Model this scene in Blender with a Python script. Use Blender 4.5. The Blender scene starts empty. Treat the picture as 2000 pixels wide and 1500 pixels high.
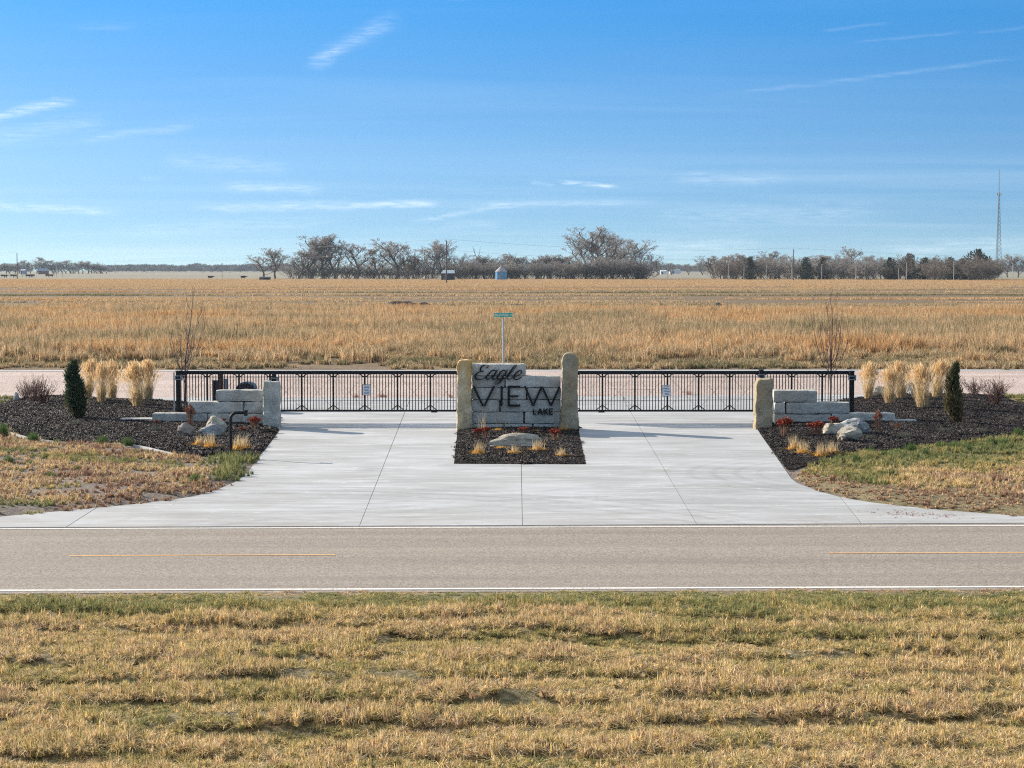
import bpy, bmesh, math, random
import numpy as np
from mathutils import Vector, Matrix, noise as mnoise, geometry as mgeo
random.seed(7); RNG = np.random.default_rng(11)
S = bpy.context.scene
C = S.collection

# ------------------------------------------------------------------ camera, sky, sun, exposure
CAM_H, FPX, HOR = 4.9, 3900.0, 526.0
TH = math.atan((750 - HOR) / FPX)
cam = bpy.data.cameras.new('camera'); camo = bpy.data.objects.new('camera', cam); C.objects.link(camo)
camo.location = (0, 0, CAM_H); camo.rotation_euler = (math.pi/2 - TH, 0, 0)
cam.lens = 36.0 * FPX / 2000; cam.sensor_width = 36; cam.clip_start = 0.5; cam.clip_end = 20000
S.camera = camo
SUNV = Vector((-1.93, 1.42, 1.0)).normalized()          # towards the sun
SUN_EL = math.asin(SUNV.z); SUN_ROT = math.atan2(SUNV.x, SUNV.y)
sun = bpy.data.lights.new('sun', 'SUN'); suno = bpy.data.objects.new('sun', sun); C.objects.link(suno)
sun.energy = 4.7; sun.angle = math.radians(0.53); sun.color = (1.0, 0.90, 0.76)
suno.rotation_euler = SUNV.to_track_quat('Z', 'Y').to_euler()
S.view_settings.view_transform = 'Standard'; S.view_settings.look = 'None'
S.view_settings.gamma = 1; S.view_settings.exposure = 0.93; S.view_settings.use_curve_mapping = False
SKY_STRENGTH = 0.10
S.cycles.use_denoising = False; S.cycles.use_adaptive_sampling = False; S.cycles.max_bounces = 5; S.cycles.diffuse_bounces = 3; S.cycles.pixel_filter_type = 'BLACKMAN_HARRIS'; S.cycles.filter_width = 1.15
S.cycles.sample_clamp_indirect = 4.0

class NT:
    """small helper around a node tree"""
    def __init__(s, tree): s.t = tree; s.n = tree.nodes; s.l = tree.links
    def node(s, typ, **kw):
        n = s.n.new(typ)
        for k, v in kw.items(): setattr(n, k, v)
        return n
    def put(s, sock, v):
        if hasattr(v, 'links') or isinstance(v, bpy.types.NodeSocket): s.l.new(v, sock)
        else:
            if isinstance(v, (tuple, list)) and len(v) == 3 and sock.type == 'RGBA': v = (*v, 1)
            sock.default_value = v
    def math(s, op, a, b=None, c=None, clamp=False):
        n = s.n.new('ShaderNodeMath'); n.operation = op; n.use_clamp = clamp
        s.put(n.inputs[0], a)
        if b is not None: s.put(n.inputs[1], b)
        if c is not None: s.put(n.inputs[2], c)
        return n.outputs[0]
    def mix(s, f, a, b, mode='MIX'):
        n = s.n.new('ShaderNodeMix'); n.data_type = 'RGBA'; n.blend_type = mode
        s.put(n.inputs[0], f); s.put(n.inputs[6], a); s.put(n.inputs[7], b)
        return n.outputs[2]
    def noise(s, vec, scale, detail=4, rough=0.55, dist=0, out=0):
        n = s.n.new('ShaderNodeTexNoise')
        if vec is not None: s.l.new(vec, n.inputs['Vector'])
        n.inputs['Scale'].default_value = scale; n.inputs['Detail'].default_value = detail
        n.inputs['Roughness'].default_value = rough; n.inputs['Distortion'].default_value = dist
        return n.outputs[out]
    def ramp(s, f, stops, interp='LINEAR'):
        n = s.n.new('ShaderNodeValToRGB'); r = n.color_ramp; r.interpolation = interp
        while len(r.elements) < len(stops): r.elements.new(0.5)
        for e, (p, c) in zip(r.elements, stops):
            e.position = p
            e.color = (c, c, c, 1) if isinstance(c, (int, float)) else (*c, 1)
        s.put(n.inputs[0], f); return n.outputs[0]
    def rng(s, v, a, b, c=0.0, d=1.0, smooth=False):
        n = s.n.new('ShaderNodeMapRange'); n.clamp = True
        if smooth: n.interpolation_type = 'SMOOTHSTEP'
        s.put(n.inputs[0], v)
        for i, x in enumerate((a, b, c, d)): s.put(n.inputs[i+1], x)
        return n.outputs[0]
    def mapv(s, vec, scale=(1, 1, 1), loc=(0, 0, 0), rot=(0, 0, 0)):
        n = s.n.new('ShaderNodeMapping'); s.l.new(vec, n.inputs[0])
        n.inputs['Scale'].default_value = scale; n.inputs['Location'].default_value = loc; n.inputs['Rotation'].default_value = rot
        return n.outputs[0]

def build_world():
    w = bpy.data.worlds.new('World'); S.world = w; w.use_nodes = True
    g = NT(w.node_tree); g.n.clear()
    out = g.node('ShaderNodeOutputWorld'); bg = g.node('ShaderNodeBackground')
    tc = g.node('ShaderNodeTexCoord'); sep = g.node('ShaderNodeSeparateXYZ'); g.l.new(tc.outputs['Generated'], sep.inputs[0])
    X, Y, Z = sep.outputs
    ez = g.math('SUBTRACT', 1.0, g.math('POWER', 2.718, g.math('MULTIPLY', g.math('MAXIMUM', Z, 0.0), -8.0)))
    zz = g.math('ADD', g.math('MULTIPLY_ADD', Z, 0.35, 0.13), g.math('MULTIPLY', ez, 0.72))       # deep blue close above the horizon; eased higher up to raise the fill
    cmb = g.node('ShaderNodeCombineXYZ'); g.put(cmb.inputs[0], X); g.put(cmb.inputs[1], Y); g.put(cmb.inputs[2], zz)
    nrm = g.node('ShaderNodeVectorMath', operation='NORMALIZE'); g.l.new(cmb.outputs[0], nrm.inputs[0])
    sky = g.node('ShaderNodeTexSky', sky_type='NISHITA'); sky.sun_disc = False
    sky.sun_elevation = SUN_EL; sky.sun_rotation = SUN_ROT; sky.air_density = 1.0; sky.dust_density = 0.6; sky.ozone_density = 1.6
    g.l.new(nrm.outputs[0], sky.inputs[0])
    tint = g.ramp(g.rng(Z, 0.0, 0.13), [(0.0, (0.66, 0.70, 0.64)), (0.4, (0.94, 1.04, 1.0)), (1.0, (0.75, 1.09, 1.26))]); tint = g.mix(g.rng(Z, 0.14, 0.6, smooth=True), tint, (1.05, 1.0, 0.92))
    col = g.mix(1.0, sky.outputs[0], tint, 'MULTIPLY')
    hs = g.node('ShaderNodeHueSaturation'); hs.inputs['Saturation'].default_value = 1.2; g.l.new(col, hs.inputs['Color']); col = hs.outputs[0]
    # thin cirrus: a general veil streaked along the wind plus the larger wisps; upper veil added for fill
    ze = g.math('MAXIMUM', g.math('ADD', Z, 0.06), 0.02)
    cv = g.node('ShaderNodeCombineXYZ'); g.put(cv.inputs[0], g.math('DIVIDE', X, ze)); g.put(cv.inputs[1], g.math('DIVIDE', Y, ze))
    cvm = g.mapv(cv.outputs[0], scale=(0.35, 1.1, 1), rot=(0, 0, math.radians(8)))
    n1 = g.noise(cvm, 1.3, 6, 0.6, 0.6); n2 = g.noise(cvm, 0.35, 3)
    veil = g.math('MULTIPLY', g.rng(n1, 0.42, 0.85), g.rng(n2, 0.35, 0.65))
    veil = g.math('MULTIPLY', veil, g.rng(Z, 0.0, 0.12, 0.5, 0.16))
    veil = g.math('ADD', veil, g.math('MULTIPLY', g.rng(Z, 0.10, 0.55, smooth=True), g.rng(n2, 0.25, 0.75, 0.5, 0.95)))     # bright veil added above the view to lift fill on shaded stone
    fr = g.math('GREATER_THAN', Y, 0.05)
    ys = g.math('MAXIMUM', Y, 0.05)
    a = g.math('DIVIDE', X, ys); b = g.math('DIVIDE', Z, ys)
    ab = g.node('ShaderNodeCombineXYZ'); g.put(ab.inputs[0], a); g.put(ab.inputs[1], b)
    wn = g.noise(ab.outputs[0], 60, 3, 0.6)
    ftex = g.rng(g.noise(g.mapv(ab.outputs[0], (70, 640, 1), rot=(0, 0, math.radians(-7))), 1.0, 5, 0.65, 0.4), 0.32, 0.66)
    total = veil
    def wisp(x0, y0, x1, y1, wd, st, skew=0.0, nsc=(25, 160)):
        nonlocal total
        a0, b0, a1, b1 = (x0-1000)/FPX, (HOR-y0)/FPX, (x1-1000)/FPX, (HOR-y1)/FPX
        L = math.hypot(a1-a0, b1-b0); cx, cy = (a1-a0)/L, (b1-b0)/L
        t = g.math('DIVIDE', g.math('ADD', g.math('MULTIPLY', g.math('SUBTRACT', a, a0), cx), g.math('MULTIPLY', g.math('SUBTRACT', b, b0), cy)), L)
        n = g.math('ADD', g.math('MULTIPLY', g.math('SUBTRACT', a, a0), -cy), g.math('MULTIPLY', g.math('SUBTRACT', b, b0), cx))
        n = g.math('ADD', n, g.math('MULTIPLY', g.math('SUBTRACT', wn, 0.5), wd/FPX*1.3))
        bend = g.math('MULTIPLY', g.math('POWER', g.math('SUBTRACT', t, 0.5), 2), skew*L)
        n = g.math('SUBTRACT', n, bend)
        tex = ftex
        m = g.math('POWER', g.rng(g.math('ABSOLUTE', n), wd*1.5/FPX, 0.0, smooth=True), 1.5)
        e = g.math('MULTIPLY', g.rng(t, 0.0, 0.25, smooth=True), g.rng(t, 1.0, 0.75, smooth=True))
        m = g.math('MULTIPLY', g.math('MULTIPLY', m, e), g.math('MULTIPLY', tex, fr))
        total = g.math('ADD', total, g.math('MULTIPLY', m, st))
    wisp(585, 140, 795, 28, 20, 0.42, -0.12); wisp(600, 125, 670, 96, 9, 0.3)
    wisp(-60, 245, 165, 190, 12, 0.95, -0.15, (12, 160)); wisp(-40, 275, 230, 235, 20, 0.3); wisp(140, 275, 400, 248, 10, 0.4)
    wisp(1080, 355, 1215, 367, 5, 1.1); wisp(1030, 357, 1090, 362, 5, 0.3)
    wisp(1360, 195, 2040, 112, 6, 0.2, 0.02); wisp(1590, 66, 1745, 48, 4, 0.2); wisp(1650, 88, 1890, 66, 4, 0.2); wisp(1880, 72, 2060, 50, 4, 0.15)
    wisp(660, 404, 870, 396, 9, 1.0); wisp(360, 408, 720, 400, 12, 0.6); wisp(420, 365, 650, 372, 12, 0.6); wisp(270, 350, 330, 350, 6, .2)
    wisp(-60, 400, 260, 416, 10, 0.7); wisp(790, 436, 1020, 396, 7, 0.5); wisp(880, 402, 1300, 396, 8, 0.4)
    wisp(300, 310, 590, 335, 20, 0.3); wisp(1300, 350, 1560, 352, 14, 0.3); wisp(1230, 490, 1500, 476, 22, 0.5); wisp(1690, 490, 2100, 474, 18, 0.5)
    wisp(1230, 430, 1760, 410, 26, 0.28); wisp(180, 455, 700, 430, 18, 0.3); wisp(850, 440, 1000, 437, 8, 0.3); wisp(140, 60, 290, 55, 10, .14); wisp(860, 2, 960, -4, 8, .2)
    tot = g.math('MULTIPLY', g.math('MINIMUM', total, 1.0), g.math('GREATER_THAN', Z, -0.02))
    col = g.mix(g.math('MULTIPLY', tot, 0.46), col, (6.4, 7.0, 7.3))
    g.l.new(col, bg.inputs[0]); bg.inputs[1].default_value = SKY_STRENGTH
    g.l.new(bg.outputs[0], out.inputs[0])
build_world()
S.world.cycles.sampling_method = 'MANUAL'; S.world.cycles.sample_map_resolution = 512

# ------------------------------------------------------------------ picture rows -> places on the ground
CT, ST = math.cos(TH), math.sin(TH)
def ray(px, py):
    u = (px - 1000) / FPX; v = (py - 750) / FPX
    return Vector((u, CT - v*ST, -ST - v*CT))
def P(px, py, z=0.0):
    d = ray(px, py); t = (z - CAM_H) / d.z
    return Vector((d.x*t, d.y*t, z))
def AT(px, py, Y):
    d = ray(px, py); t = Y / d.y
    return Vector((d.x*t, Y, CAM_H + d.z*t))
def rowY(py): return P(1000, py).y

# ------------------------------------------------------------------ materials
def srgb(r, g, b):
    f = lambda c: (c/255/12.92) if c/255 <= 0.04045 else ((c/255+0.055)/1.055)**2.4
    return (f(r), f(g), f(b))
MATS = {}
def newmat(name):
    m = bpy.data.materials.new(name); m.use_nodes = True
    g = NT(m.node_tree); p = g.n.get('Principled BSDF'); p.inputs['Roughness'].default_value = 0.85
    p.inputs['Specular IOR Level'].default_value = 0.25
    MATS[name] = m
    return m, g, p
def bump(g, p, h, strength=0.5, dist=0.02):
    b = g.node('ShaderNodeBump'); b.inputs['Strength'].default_value = strength; b.inputs['Distance'].default_value = dist
    g.l.new(h, b.inputs['Height']); g.l.new(b.outputs[0], p.inputs['Normal'])
def worldpos(g): return g.node('ShaderNodeNewGeometry').outputs['Position']
def objpos(g): return g.node('ShaderNodeTexCoord').outputs['Object']
def simple(name, col, rough=0.6, metal=0.0, var=0.0, vs=8.0):
    m, g, p = newmat(name); p.inputs['Roughness'].default_value = rough; p.inputs['Metallic'].default_value = metal
    if var:
        n = g.noise(objpos(g), vs, 5, 0.6)
        c = g.mix(g.rng(n, 0.3, 0.7), tuple(x*(1-var) for x in col), tuple(min(1, x*(1+var)) for x in col)); g.l.new(c, p.inputs['Base Color'])
    else: p.inputs['Base Color'].default_value = (*col, 1)
    return m

simple('black_steel', (0.012, 0.013, 0.014), 0.42, 0.0, 0.3, 30); simple('black_letter', (0.010, 0.010, 0.011), 0.5)
simple('galvanised', (0.42, 0.44, 0.46), 0.4, 0.5, 0.1, 20); simple('white_paint', (0.75, 0.76, 0.78), 0.6, 0, 0.05, 5)
simple('sign_green', (0.0, 0.36, 0.22), 0.4); simple('sign_white', (0.8, 0.82, 0.84), 0.4); simple('print_ink', (0.08, 0.1, 0.2), 0.7)
simple('brown_wood', (0.11, 0.055, 0.035), 0.8, 0, 0.3, 12); simple('grey_box', (0.20, 0.22, 0.26), 0.6, 0, 0.08, 4)
simple('dark_box', (0.02, 0.018, 0.03), 0.6); simple('pole_wood', (0.16, 0.14, 0.13), 0.9, 0, 0.2, 3); simple('pale_pole', (0.5, 0.5, 0.48), 0.8)
simple('bin_metal', (0.13, 0.33, 0.52), 0.45, 0.2, 0.15, 1.5); simple('bin_roof', (0.33, 0.32, 0.32), 0.5, 0.3, 0.2, 1.5)
simple('barn_dark', (0.05, 0.055, 0.07), 0.9, 0, 0.2, .6); simple('barn_roof', (0.38, 0.46, 0.50), 0.5, 0, 0.15, .6)
simple('far_white', (0.7, 0.72, 0.75), 0.7); simple('far_blue', (0.25, 0.32, 0.42), 0.7); simple('far_red', (0.2, .06, .05), 0.7); simple('cow_hide', (0.02, 0.015, 0.014), 0.9)
simple('tower_steel', (0.28, 0.33, 0.34), 0.6, .2); simple('cable', (0.05, 0.05, 0.055), 0.6)
simple('board_pale', (0.45, 0.43, 0.42), 0.9, 0, .1, 1)

def mat_concrete():
    m, g, p = newmat('concrete'); w = worldpos(g)
    big = g.noise(g.mapv(w, (0.10, 0.25, 1)), 1.0, 5, 0.6)
    streak = g.noise(g.mapv(w, (0.35, 2.6, 1), rot=(0, 0, math.radians(-1.5))), 1.0, 7, 0.7, 0.5)
    fine = g.noise(w, 45, 3, 0.7); mid = g.noise(w, 5, 4, 0.6)
    c = g.mix(g.rng(big, 0.35, 0.68), (0.36, 0.355, 0.345), (0.445, 0.445, 0.445))
    c = g.mix(g.math('MULTIPLY', g.rng(streak, 0.5, 0.7), 0.7), c, (0.66, 0.66, 0.66))
    c = g.mix(g.math('MULTIPLY', g.rng(streak, 0.46, 0.3), 0.6), c, (0.34, 0.335, 0.33))
    c = g.mix(g.math('MULTIPLY', g.rng(g.math('ADD', mid, g.math('MULTIPLY', streak, 0.5)), 0.86, 1.0), 0.7), c, (0.74, 0.74, 0.74))
    c = g.mix(g.math('MULTIPLY', g.rng(fine, 0.35, 0.65), 0.22), c, (0.30, 0.30, 0.30))
    # curved scuffs left by turning wheels, and pale dried puddle rims
    for (cx, cy, r0, sc, st) in ((-6.0, 32.0, 12.0, 1.5, 0.30), (9.5, 47.5, 4.5, 1.9, 0.24), (5.0, 30.0, 13.0, 1.3, 0.25)):
        v = g.node('ShaderNodeVectorMath', operation='DISTANCE'); g.l.new(g.mapv(w, (1, 1, 0)), v.inputs[0]); v.inputs[1].default_value = (cx, cy, 0)
        ring = g.math('ABSOLUTE', g.math('SINE', g.math('MULTIPLY', v.outputs['Value'], sc*3)))
        band = g.math('MULTIPLY', g.rng(ring, 0.75, 1.0), g.rng(g.math('ABSOLUTE', g.math('SUBTRACT', v.outputs['Value'], r0)), 2.4, 0.4))
        band = g.math('MULTIPLY', band, g.rng(mid, .35, .6))
        c = g.mix(g.math('MULTIPLY', band, st*2.2), c, (0.25, 0.25, 0.26))
    bl_ = g.noise(g.mapv(w, (0.22, 0.55, 1)), 1.0, 5, 0.65, 0.6); c = g.mix(g.math('MULTIPLY', g.rng(bl_, 0.5, 0.66), 0.5), c, (0.56, 0.565, 0.58)); c = g.mix(g.math('MULTIPLY', g.rng(bl_, 0.46, 0.32), 0.55), c, (0.29, 0.285, 0.275))
    wear = g.noise(g.mapv(w, (0.5, 0.7, 1)), 1.0, 6, 0.7, 0.8)
    c = g.mix(g.math('MULTIPLY', g.rng(wear, 0.52, 0.66), 0.35), c, (0.30, 0.285, 0.26))
    edge = g.noise(g.mapv(w, (0.8, 3, 1)), 1.0, 5, 0.7)
    spy = g.node('ShaderNodeSeparateXYZ'); g.l.new(w, spy.inputs[0])
    dirt = g.math('MULTIPLY', g.rng(spy.outputs[1], 41.5, 38.3), g.rng(edge, 0.4, 0.65))
    c = g.mix(g.math('MULTIPLY', dirt, 0.45), c, (0.33, 0.29, 0.245))
    vor = g.node('ShaderNodeTexVoronoi'); g.l.new(w, vor.inputs['Vector']); vor.inputs['Scale'].default_value = 1.6
    spot = g.math('LESS_THAN', vor.outputs['Distance'], 0.035)
    c = g.mix(g.math('MULTIPLY', spot, 0.75), c, (0.06, 0.055, 0.05))
    oi = g.node('ShaderNodeObjectInfo'); hs = g.node('ShaderNodeHueSaturation'); g.l.new(c, hs.inputs['Color']); g.l.new(g.rng(oi.outputs['Random'], 0, 1, 0.94, 1.04), hs.inputs['Value']); c = hs.outputs[0]
    g.l.new(c, p.inputs['Base Color']); p.inputs['Roughness'].default_value = 0.8
    bump(g, p, g.noise(g.mapv(w, (6, 60, 6)), 1.0, 3), 0.15, 0.004)
mat_concrete()
def mat_asphalt():
    m, g, p = newmat('chip_seal'); w = worldpos(g)
    c = g.mix(g.rng(g.noise(g.mapv(w, (0.05, 0.9, 1), rot=(0, 0, math.radians(1.4))), 1.0, 4), 0.3, 0.7), (0.255, 0.212, 0.17), (0.33, 0.276, 0.223))
    n = g.noise(w, 34, 3, 0.85); n2 = g.noise(w, 11, 3, 0.7)
    c = g.mix(g.math('MULTIPLY', g.rng(n, 0.52, 0.64), 0.75), c, (0.56, 0.49, 0.43))
    c = g.mix(g.math('MULTIPLY', g.rng(n, 0.47, 0.36), 0.85), c, (0.06, 0.053, 0.047))
    c = g.mix(g.math('MULTIPLY', g.rng(n2, 0.45, 0.3), 0.5), c, (0.13, 0.11, 0.10))
    c = g.mix(g.math('MULTIPLY', g.rng(g.noise(g.mapv(w, (0.12, 2.2, 1), rot=(0, 0, math.radians(1.4))), 1.0, 5), 0.52, 0.75), 0.35), c, (0.17, 0.15, 0.14))
    # two wheel paths per lane, polished a little darker, and oil drip between them
    sp = g.node('ShaderNodeSeparateXYZ'); g.l.new(w, sp.inputs[0]); dd = g.math('SUBTRACT', g.math('SUBTRACT', sp.outputs[1], g.math('MULTIPLY', sp.outputs[0], 0.0232)), 30.70)
    wob = g.math('MULTIPLY', g.math('SUBTRACT', g.noise(g.mapv(w, (0.15, 0.15, 1)), 1.0, 3), 0.5), 0.5); dd = g.math('ADD', dd, wob)
    for ctr in (0.95, 2.65, 4.65, 6.35):
        c = g.mix(g.math('MULTIPLY', g.rng(g.math('ABSOLUTE', g.math('SUBTRACT', dd, ctr)), 0.5, 0.05, smooth=True), 0.22), c, (0.20, 0.165, 0.145))
    g.l.new(c, p.inputs['Base Color']); p.inputs['Roughness'].default_value = 0.9
    bump(g, p, n, 0.6, 0.008)
mat_asphalt()
def mat_line(name, col, wear):
    m, g, p = newmat(name); w = worldpos(g); n = g.noise(w, 30, 4, 0.7); n2 = g.noise(w, 1.2, 3)
    f = g.rng(g.math('ADD', n, g.math('MULTIPLY', n2, 0.35)), wear, wear+0.12)
    g.l.new(g.mix(f, (0.27, 0.235, 0.21), col), p.inputs['Base Color'])
mat_line('edge_paint', (0.78, 0.74, 0.69), 0.52); mat_line('yellow_paint', (0.74, 0.42, 0.17), 0.50)
def mat_gravel():
    m, g, p = newmat('gravel'); w = worldpos(g)
    c = g.mix(g.rng(g.noise(g.mapv(w, (0.15, 0.35, 1)), 1.0, 5), 0.35, 0.65), (0.50, 0.385, 0.33), (0.64, 0.51, 0.45))
    n = g.noise(w, 5.5, 4, 0.75); n2 = g.noise(w, 22, 3, 0.8)
    c = g.mix(g.math('MULTIPLY', g.rng(n, 0.52, 0.68), 0.4), c, (0.72, 0.64, 0.59))
    c = g.mix(g.math('MULTIPLY', g.rng(n, 0.43, 0.32), 0.6), c, (0.22, 0.17, 0.145))
    c = g.mix(g.math('MULTIPLY', g.rng(n2, 0.38, 0.28), 0.35), c, (0.09, 0.075, 0.065))
    g.l.new(c, p.inputs['Base Color']); bump(g, p, g.math('ADD', n, n2), 0.9, 0.06)
mat_gravel()
def mat_soil(name, a, b, c3, sc=1.0, bs=0.03):
    m, g, p = newmat(name); w = worldpos(g)
    n = g.noise(g.mapv(w, (0.5, 1, 1)), 0.9*sc, 6, 0.65); n2 = g.noise(w, 14*sc, 4, 0.75)
    c = g.mix(g.rng(n, 0.35, 0.65), a, b); c = g.mix(g.math('MULTIPLY', g.rng(n2, 0.5, 0.62), 0.7), c, c3)
    c = g.mix(g.math('MULTIPLY', g.rng(n2, 0.46, 0.34), 0.6), c, tuple(x*0.35 for x in a))
    g.l.new(c, p.inputs['Base Color']); bump(g, p, n2, 0.8, bs)
mat_soil('verge_soil', (0.11, 0.085, 0.04), (0.21, 0.165, 0.08), (0.42, 0.34, 0.19))
mat_soil('dirt_grey', (0.12, 0.095, 0.08), (0.20, 0.16, 0.13), (0.40, 0.32, 0.25))
mat_soil('mulch', (0.022, 0.016, 0.013), (0.042, 0.030, 0.024), (0.12, 0.088, 0.07), 1.5)
mat_soil('field_soil', (0.10, 0.066, 0.036), (0.20, 0.135, 0.075), (0.36, 0.25, 0.14), 0.35, 0.08)
mat_soil('mound_soil', (0.06, 0.05, 0.045), (0.11, 0.092, 0.08), (0.26, 0.215, 0.18), .6, .15)
def mat_ground():
    m, g, p = newmat('pasture'); w = worldpos(g)
    n = g.noise(g.mapv(w, (0.0015, 0.012, 1)), 1.0, 5, 0.6); n2 = g.noise(g.mapv(w, (0.01, 0.05, 1)), 1.0, 4)
    c = g.mix(g.rng(n, 0.35, 0.65), (0.20, 0.17, 0.115), (0.29, 0.25, 0.18)); c = g.mix(g.math('MULTIPLY', g.rng(n2, 0.5, 0.7), 0.5), c, (0.22, 0.21, 0.14))
    g.l.new(c, p.inputs['Base Color'])
mat_ground()

def mat_stone(name, base, light, stain, stain_amt, vein=0.5):
    m, g, p = newmat(name)
    oi = g.node('ShaderNodeObjectInfo'); add = g.node('ShaderNodeVectorMath', operation='ADD')
    sc = g.node('ShaderNodeVectorMath', operation='SCALE'); cb = g.node('ShaderNodeCombineXYZ')
    for i in range(3): g.l.new(oi.outputs['Random'], cb.inputs[i])
    g.l.new(cb.outputs[0], sc.inputs[0]); sc.inputs['Scale'].default_value = 37.0
    g.l.new(objpos(g), add.inputs[0]); g.l.new(sc.outputs[0], add.inputs[1]); v = add.outputs[0]
    n = g.noise(v, 2.2, 6, 0.65, 0.4); n2 = g.noise(v, 9, 5, 0.7, 1.2); n3 = g.noise(v, 45, 3, 0.7)
    c = g.mix(g.rng(n, 0.36, 0.64), tuple(x*0.66 for x in base), tuple(x*1.18 for x in base))
    c = g.mix(g.math('MULTIPLY', g.rng(g.math('ABSOLUTE', g.math('SUBTRACT', n2, 0.5)), 0.03, 0.0), g.rng(g.noise(v, 3.3, 3), .42, .6, 0.1, min(1, vein*1.5))), c, light)
    c = g.mix(g.math('MULTIPLY', g.rng(n3, 0.62, 0.72), 0.5*vein), c, light)
    c = g.mix(g.math('MULTIPLY', g.rng(n3, 0.44, 0.32), 0.6), c, tuple(x*0.38 for x in base))
    st = g.noise(g.mapv(v, (1.6, 1.6, 0.55)), 1.6, 4, 0.6)
    c = g.mix(g.math('MULTIPLY', g.rng(st, 0.42, 0.62), stain_amt), c, stain)
    k = g.rng(oi.outputs['Random'], 0, 1, 0.82, 1.14); hs = g.node('ShaderNodeHueSaturation'); g.l.new(c, hs.inputs['Color']); g.l.new(k, hs.inputs['Value'])
    g.l.new(hs.outputs[0], p.inputs['Base Color']); bump(g, p, g.math('ADD', n2, g.math('MULTIPLY', n3, 0.6)), 1.0, 0.035)
mat_stone('limestone', (0.53, 0.525, 0.49), (0.78, 0.77, 0.74), (0.50, 0.43, 0.31), 0.3, 0.6)
mat_stone('limestone_grey', (0.48, 0.48, 0.43), (0.66, 0.66, 0.62), (0.43, 0.38, 0.27), 0.5, 0.65)
mat_stone('sandstone_gold', (0.52, 0.42, 0.26), (0.74, 0.69, 0.57), (0.56, 0.35, 0.12), 1.0, 0.8)
mat_stone('sandstone_tan', (0.46, 0.39, 0.27), (0.66, 0.62, 0.52), (0.47, 0.34, 0.18), 0.7, 0.55)
mat_stone('boulder_tan', (0.58, 0.52, 0.42), (0.68, 0.66, 0.6), (0.30, 0.24, 0.17), 0.5, 0.4)
mat_stone('boulder_grey', (0.50, 0.51, 0.50), (0.72, 0.73, 0.73), (0.12, 0.125, 0.13), 0.7, 0.6)
mat_stone('boulder_pink', (0.52, 0.42, 0.35), (0.58, 0.54, 0.5), (0.25, 0.2, 0.16), 0.5, 0.5)

def mat_blade(name, stops, transl=0.35, bvar=0.55, nz=None, gain=1.0, tv=0.42):
    """grass-like material: instance value 'tone' picks the dead/green colour, per-blade value 'shade' varies it"""
    m, g, p = newmat(name)
    at = g.node('ShaderNodeAttribute', attribute_type='INSTANCER', attribute_name='tone'); sh = g.node('ShaderNodeAttribute', attribute_type='GEOMETRY', attribute_name='shade')
    w = worldpos(g); n = g.noise(w, nz or 2.5, 4, 0.65)
    t = g.math('ADD', at.outputs['Fac'], g.math('ADD', g.math('MULTIPLY', g.math('SUBTRACT', sh.outputs['Fac'], 0.5), tv), g.math('MULTIPLY', g.math('SUBTRACT', n, 0.5), 0.5)), clamp=True)
    c = g.ramp(t, stops)
    sh2 = g.math('FRACT', g.math('MULTIPLY', sh.outputs['Fac'], 7.31))
    c2 = g.node('ShaderNodeVectorMath', operation='SCALE'); g.l.new(c, c2.inputs[0]); g.l.new(g.math('MULTIPLY_ADD', sh2, bvar*gain, (1-bvar*0.5)*gain), c2.inputs['Scale'])
    g.l.new(c2.outputs[0], p.inputs['Base Color']); p.inputs['Roughness'].default_value = 0.7; p.inputs['Specular IOR Level'].default_value = 0.3
    tr = g.node('ShaderNodeBsdfTranslucent'); g.l.new(c2.outputs[0], tr.inputs[0]); mx = g.node('ShaderNodeMixShader'); mx.inputs[0].default_value = transl
    g.l.new(p.outputs[0], mx.inputs[1]); g.l.new(tr.outputs[0], mx.inputs[2]); g.l.new(mx.outputs[0], g.n['Material Output'].inputs[0])
GREEN, OLIVE, STRAW, GOLD, BROWN, REDB = (0.19, 0.225, 0.085), (0.46, 0.37, 0.15), (0.84, 0.67, 0.45), (0.78, 0.56, 0.23), (0.55, 0.38, 0.22), (0.27, 0.13, 0.085)
PAL = [(0.0, GREEN), (0.2, (0.33, 0.32, 0.12)), (0.42, OLIVE), (0.6, GOLD), (0.75, STRAW), (0.88, BROWN), (1.0, REDB)]
mat_blade('grass_verge', PAL, 0.2, 1.5, None, 1.0, 0.72)
mat_blade('grass_field', [(0.0, (0.16, 0.16, 0.075)), (0.2, (0.34, 0.26, 0.13)), (0.45, (0.60, 0.44, 0.27)), (0.7, (0.63, 0.41, 0.195)), (0.88, (0.55, 0.30, 0.11)), (1.0, (0.34, 0.19, 0.09))], 0.28, 1.5, 0.5, 1.0, 0.7)
mat_blade('reed_straw', [(0.0, (0.62, 0.48, 0.28)), (0.5, (0.80, 0.62, 0.36)), (1.0, (0.90, 0.70, 0.42))], 0.4, 0.5, 3)
mat_blade('reed_plume', [(0.0, (0.80, 0.58, 0.32)), (0.5, (0.92, 0.70, 0.42)), (1.0, (0.95, 0.76, 0.48))], 0.45, 0.3, 3)
mat_blade('yellow_grass', [(0.0, (0.75, 0.42, 0.09)), (0.5, (0.92, 0.58, 0.16)), (1.0, (0.92, 0.72, 0.40))], 0.4, 0.4, 3)
mat_blade('sedum_stem', [(0.0, (0.30, 0.16, 0.10)), (0.5, (0.42, 0.29, 0.19)), (1.0, (0.5, 0.36, 0.24))], 0.2, 0.5, 6)
mat_blade('sedum_red', [(0.0, (0.30, 0.05, 0.025)), (0.5, (0.50, 0.105, 0.05)), (1.0, (0.66, 0.22, 0.11))], 0.1, 0.6, 12)
mat_blade('sedum_brown', [(0.0, (0.34, 0.15, 0.09)), (0.5, (0.52, 0.26, 0.16)), (1.0, (0.66, 0.40, 0.26))], 0.1, 0.6, 12)
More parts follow.
